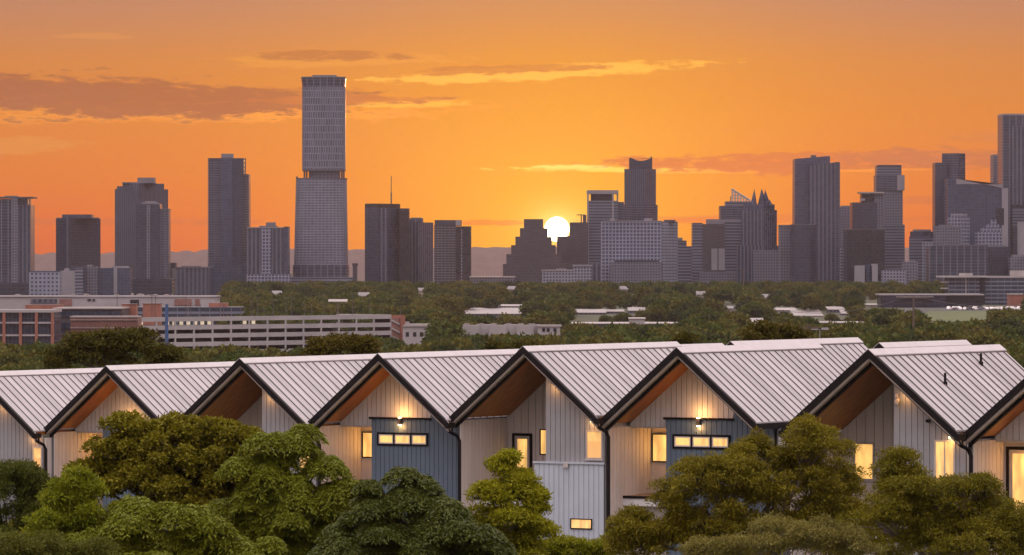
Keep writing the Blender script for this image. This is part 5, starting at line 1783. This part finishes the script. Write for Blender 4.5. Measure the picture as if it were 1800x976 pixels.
# sun disc and its aureole
sd = g.m('SQRT', g.m('ADD', g.m('POWER', ex, 2), g.m('POWER', ez, 2)))
disc = g.m('MULTIPLY', g.step(sd, .00246, .00222), front)
SKYGAIN = .60
up = g.step(dz, .15, .9)
east = g.m('SUBTRACT', 1.0, g.step(dy, -.4, .35))
col = g.mix(g.m('MULTIPLY', east, g.m('SUBTRACT', 1.0, up)), col, lin(222, 196, 200))
gain = g.m('MULTIPLY', SKYGAIN, g.m('ADD', g.m('ADD', .88, g.m('MULTIPLY', gl1, .34)), g.m('ADD', g.m('MULTIPLY', up, 3.0), g.m('MULTIPLY', east, .95))))
bg1 = g.n('ShaderNodeBackground')
g.put(bg1.inputs[0], col)
g.put(bg1.inputs[1], gain)
bg2 = g.n('ShaderNodeBackground')
bg2.inputs[0].default_value = (1, .82, .42, 1)
g.put(bg2.inputs[1], g.m('ADD', g.m('MULTIPLY', disc, 30.0), g.m('MULTIPLY', gl3, 1.1)))
nish = g.n('ShaderNodeTexSky', sky_type='NISHITA')
nish.sun_disc = False
SUN_EL = R(1.6)
nish.sun_elevation = SUN_EL
nish.sun_rotation = math.atan2(SUNX, 1.0)
bg3 = g.n('ShaderNodeBackground')
g.put(bg3.inputs[0], nish.outputs[0])
bg3.inputs[1].default_value = .01
a1 = g.n('ShaderNodeAddShader')
a2 = g.n('ShaderNodeAddShader')
wt.links.new(bg1.outputs[0], a1.inputs[0])
wt.links.new(bg2.outputs[0], a1.inputs[1])
wt.links.new(a1.outputs[0], a2.inputs[0])
wt.links.new(bg3.outputs[0], a2.inputs[1])
out = g.n('ShaderNodeOutputWorld')
wt.links.new(a2.outputs[0], out.inputs[0])
world.cycles.sampling_method = 'MANUAL'
world.cycles.sample_map_resolution = 4096

sl = bpy.data.lights.new('sun', 'SUN')
sl.energy = .6
sl.angle = R(.5)
sl.color = (1, .45, .16)
so = bpy.data.objects.new('sun', sl)
COL.objects.link(so)
td = Vector((math.sin(nish.sun_rotation) * math.cos(SUN_EL), math.cos(nish.sun_rotation) * math.cos(SUN_EL), math.sin(SUN_EL)))
so.rotation_euler = td.to_track_quat('Z', 'Y').to_euler()
so.location = (0, 50, 80)

HAZE = 2.1e-5
hm = bpy.data.materials.new('haze')
hm.use_nodes = True
ht = hm.node_tree
ht.nodes.clear()
pv = ht.nodes.new('ShaderNodeVolumePrincipled')
pv.inputs['Color'].default_value = (.80, .77, .92, 1)
pv.inputs['Density'].default_value = HAZE
pv.inputs['Anisotropy'].default_value = .6
ho = ht.nodes.new('ShaderNodeOutputMaterial')
ht.links.new(pv.outputs[0], ho.inputs['Volume'])
hb = MB()
hb.box(-1360, 1360, -120, 7600, -2.5, 225, hm)
tag(hb.build('haze'), kind='stuff')

vs = scene.view_settings
scene.display_settings.display_device = 'sRGB'
vs.view_transform = 'Standard'
vs.look = 'None'
vs.exposure = 0.0
vs.gamma = 1.0
vs.use_curve_mapping = False
cy = scene.cycles
cy.use_denoising = True
cy.max_bounces = 6
cy.diffuse_bounces = 2
cy.glossy_bounces = 2
cy.transmission_bounces = 3
cy.volume_bounces = 0
cy.transparent_max_bounces = 8
cy.sample_clamp_indirect = 6
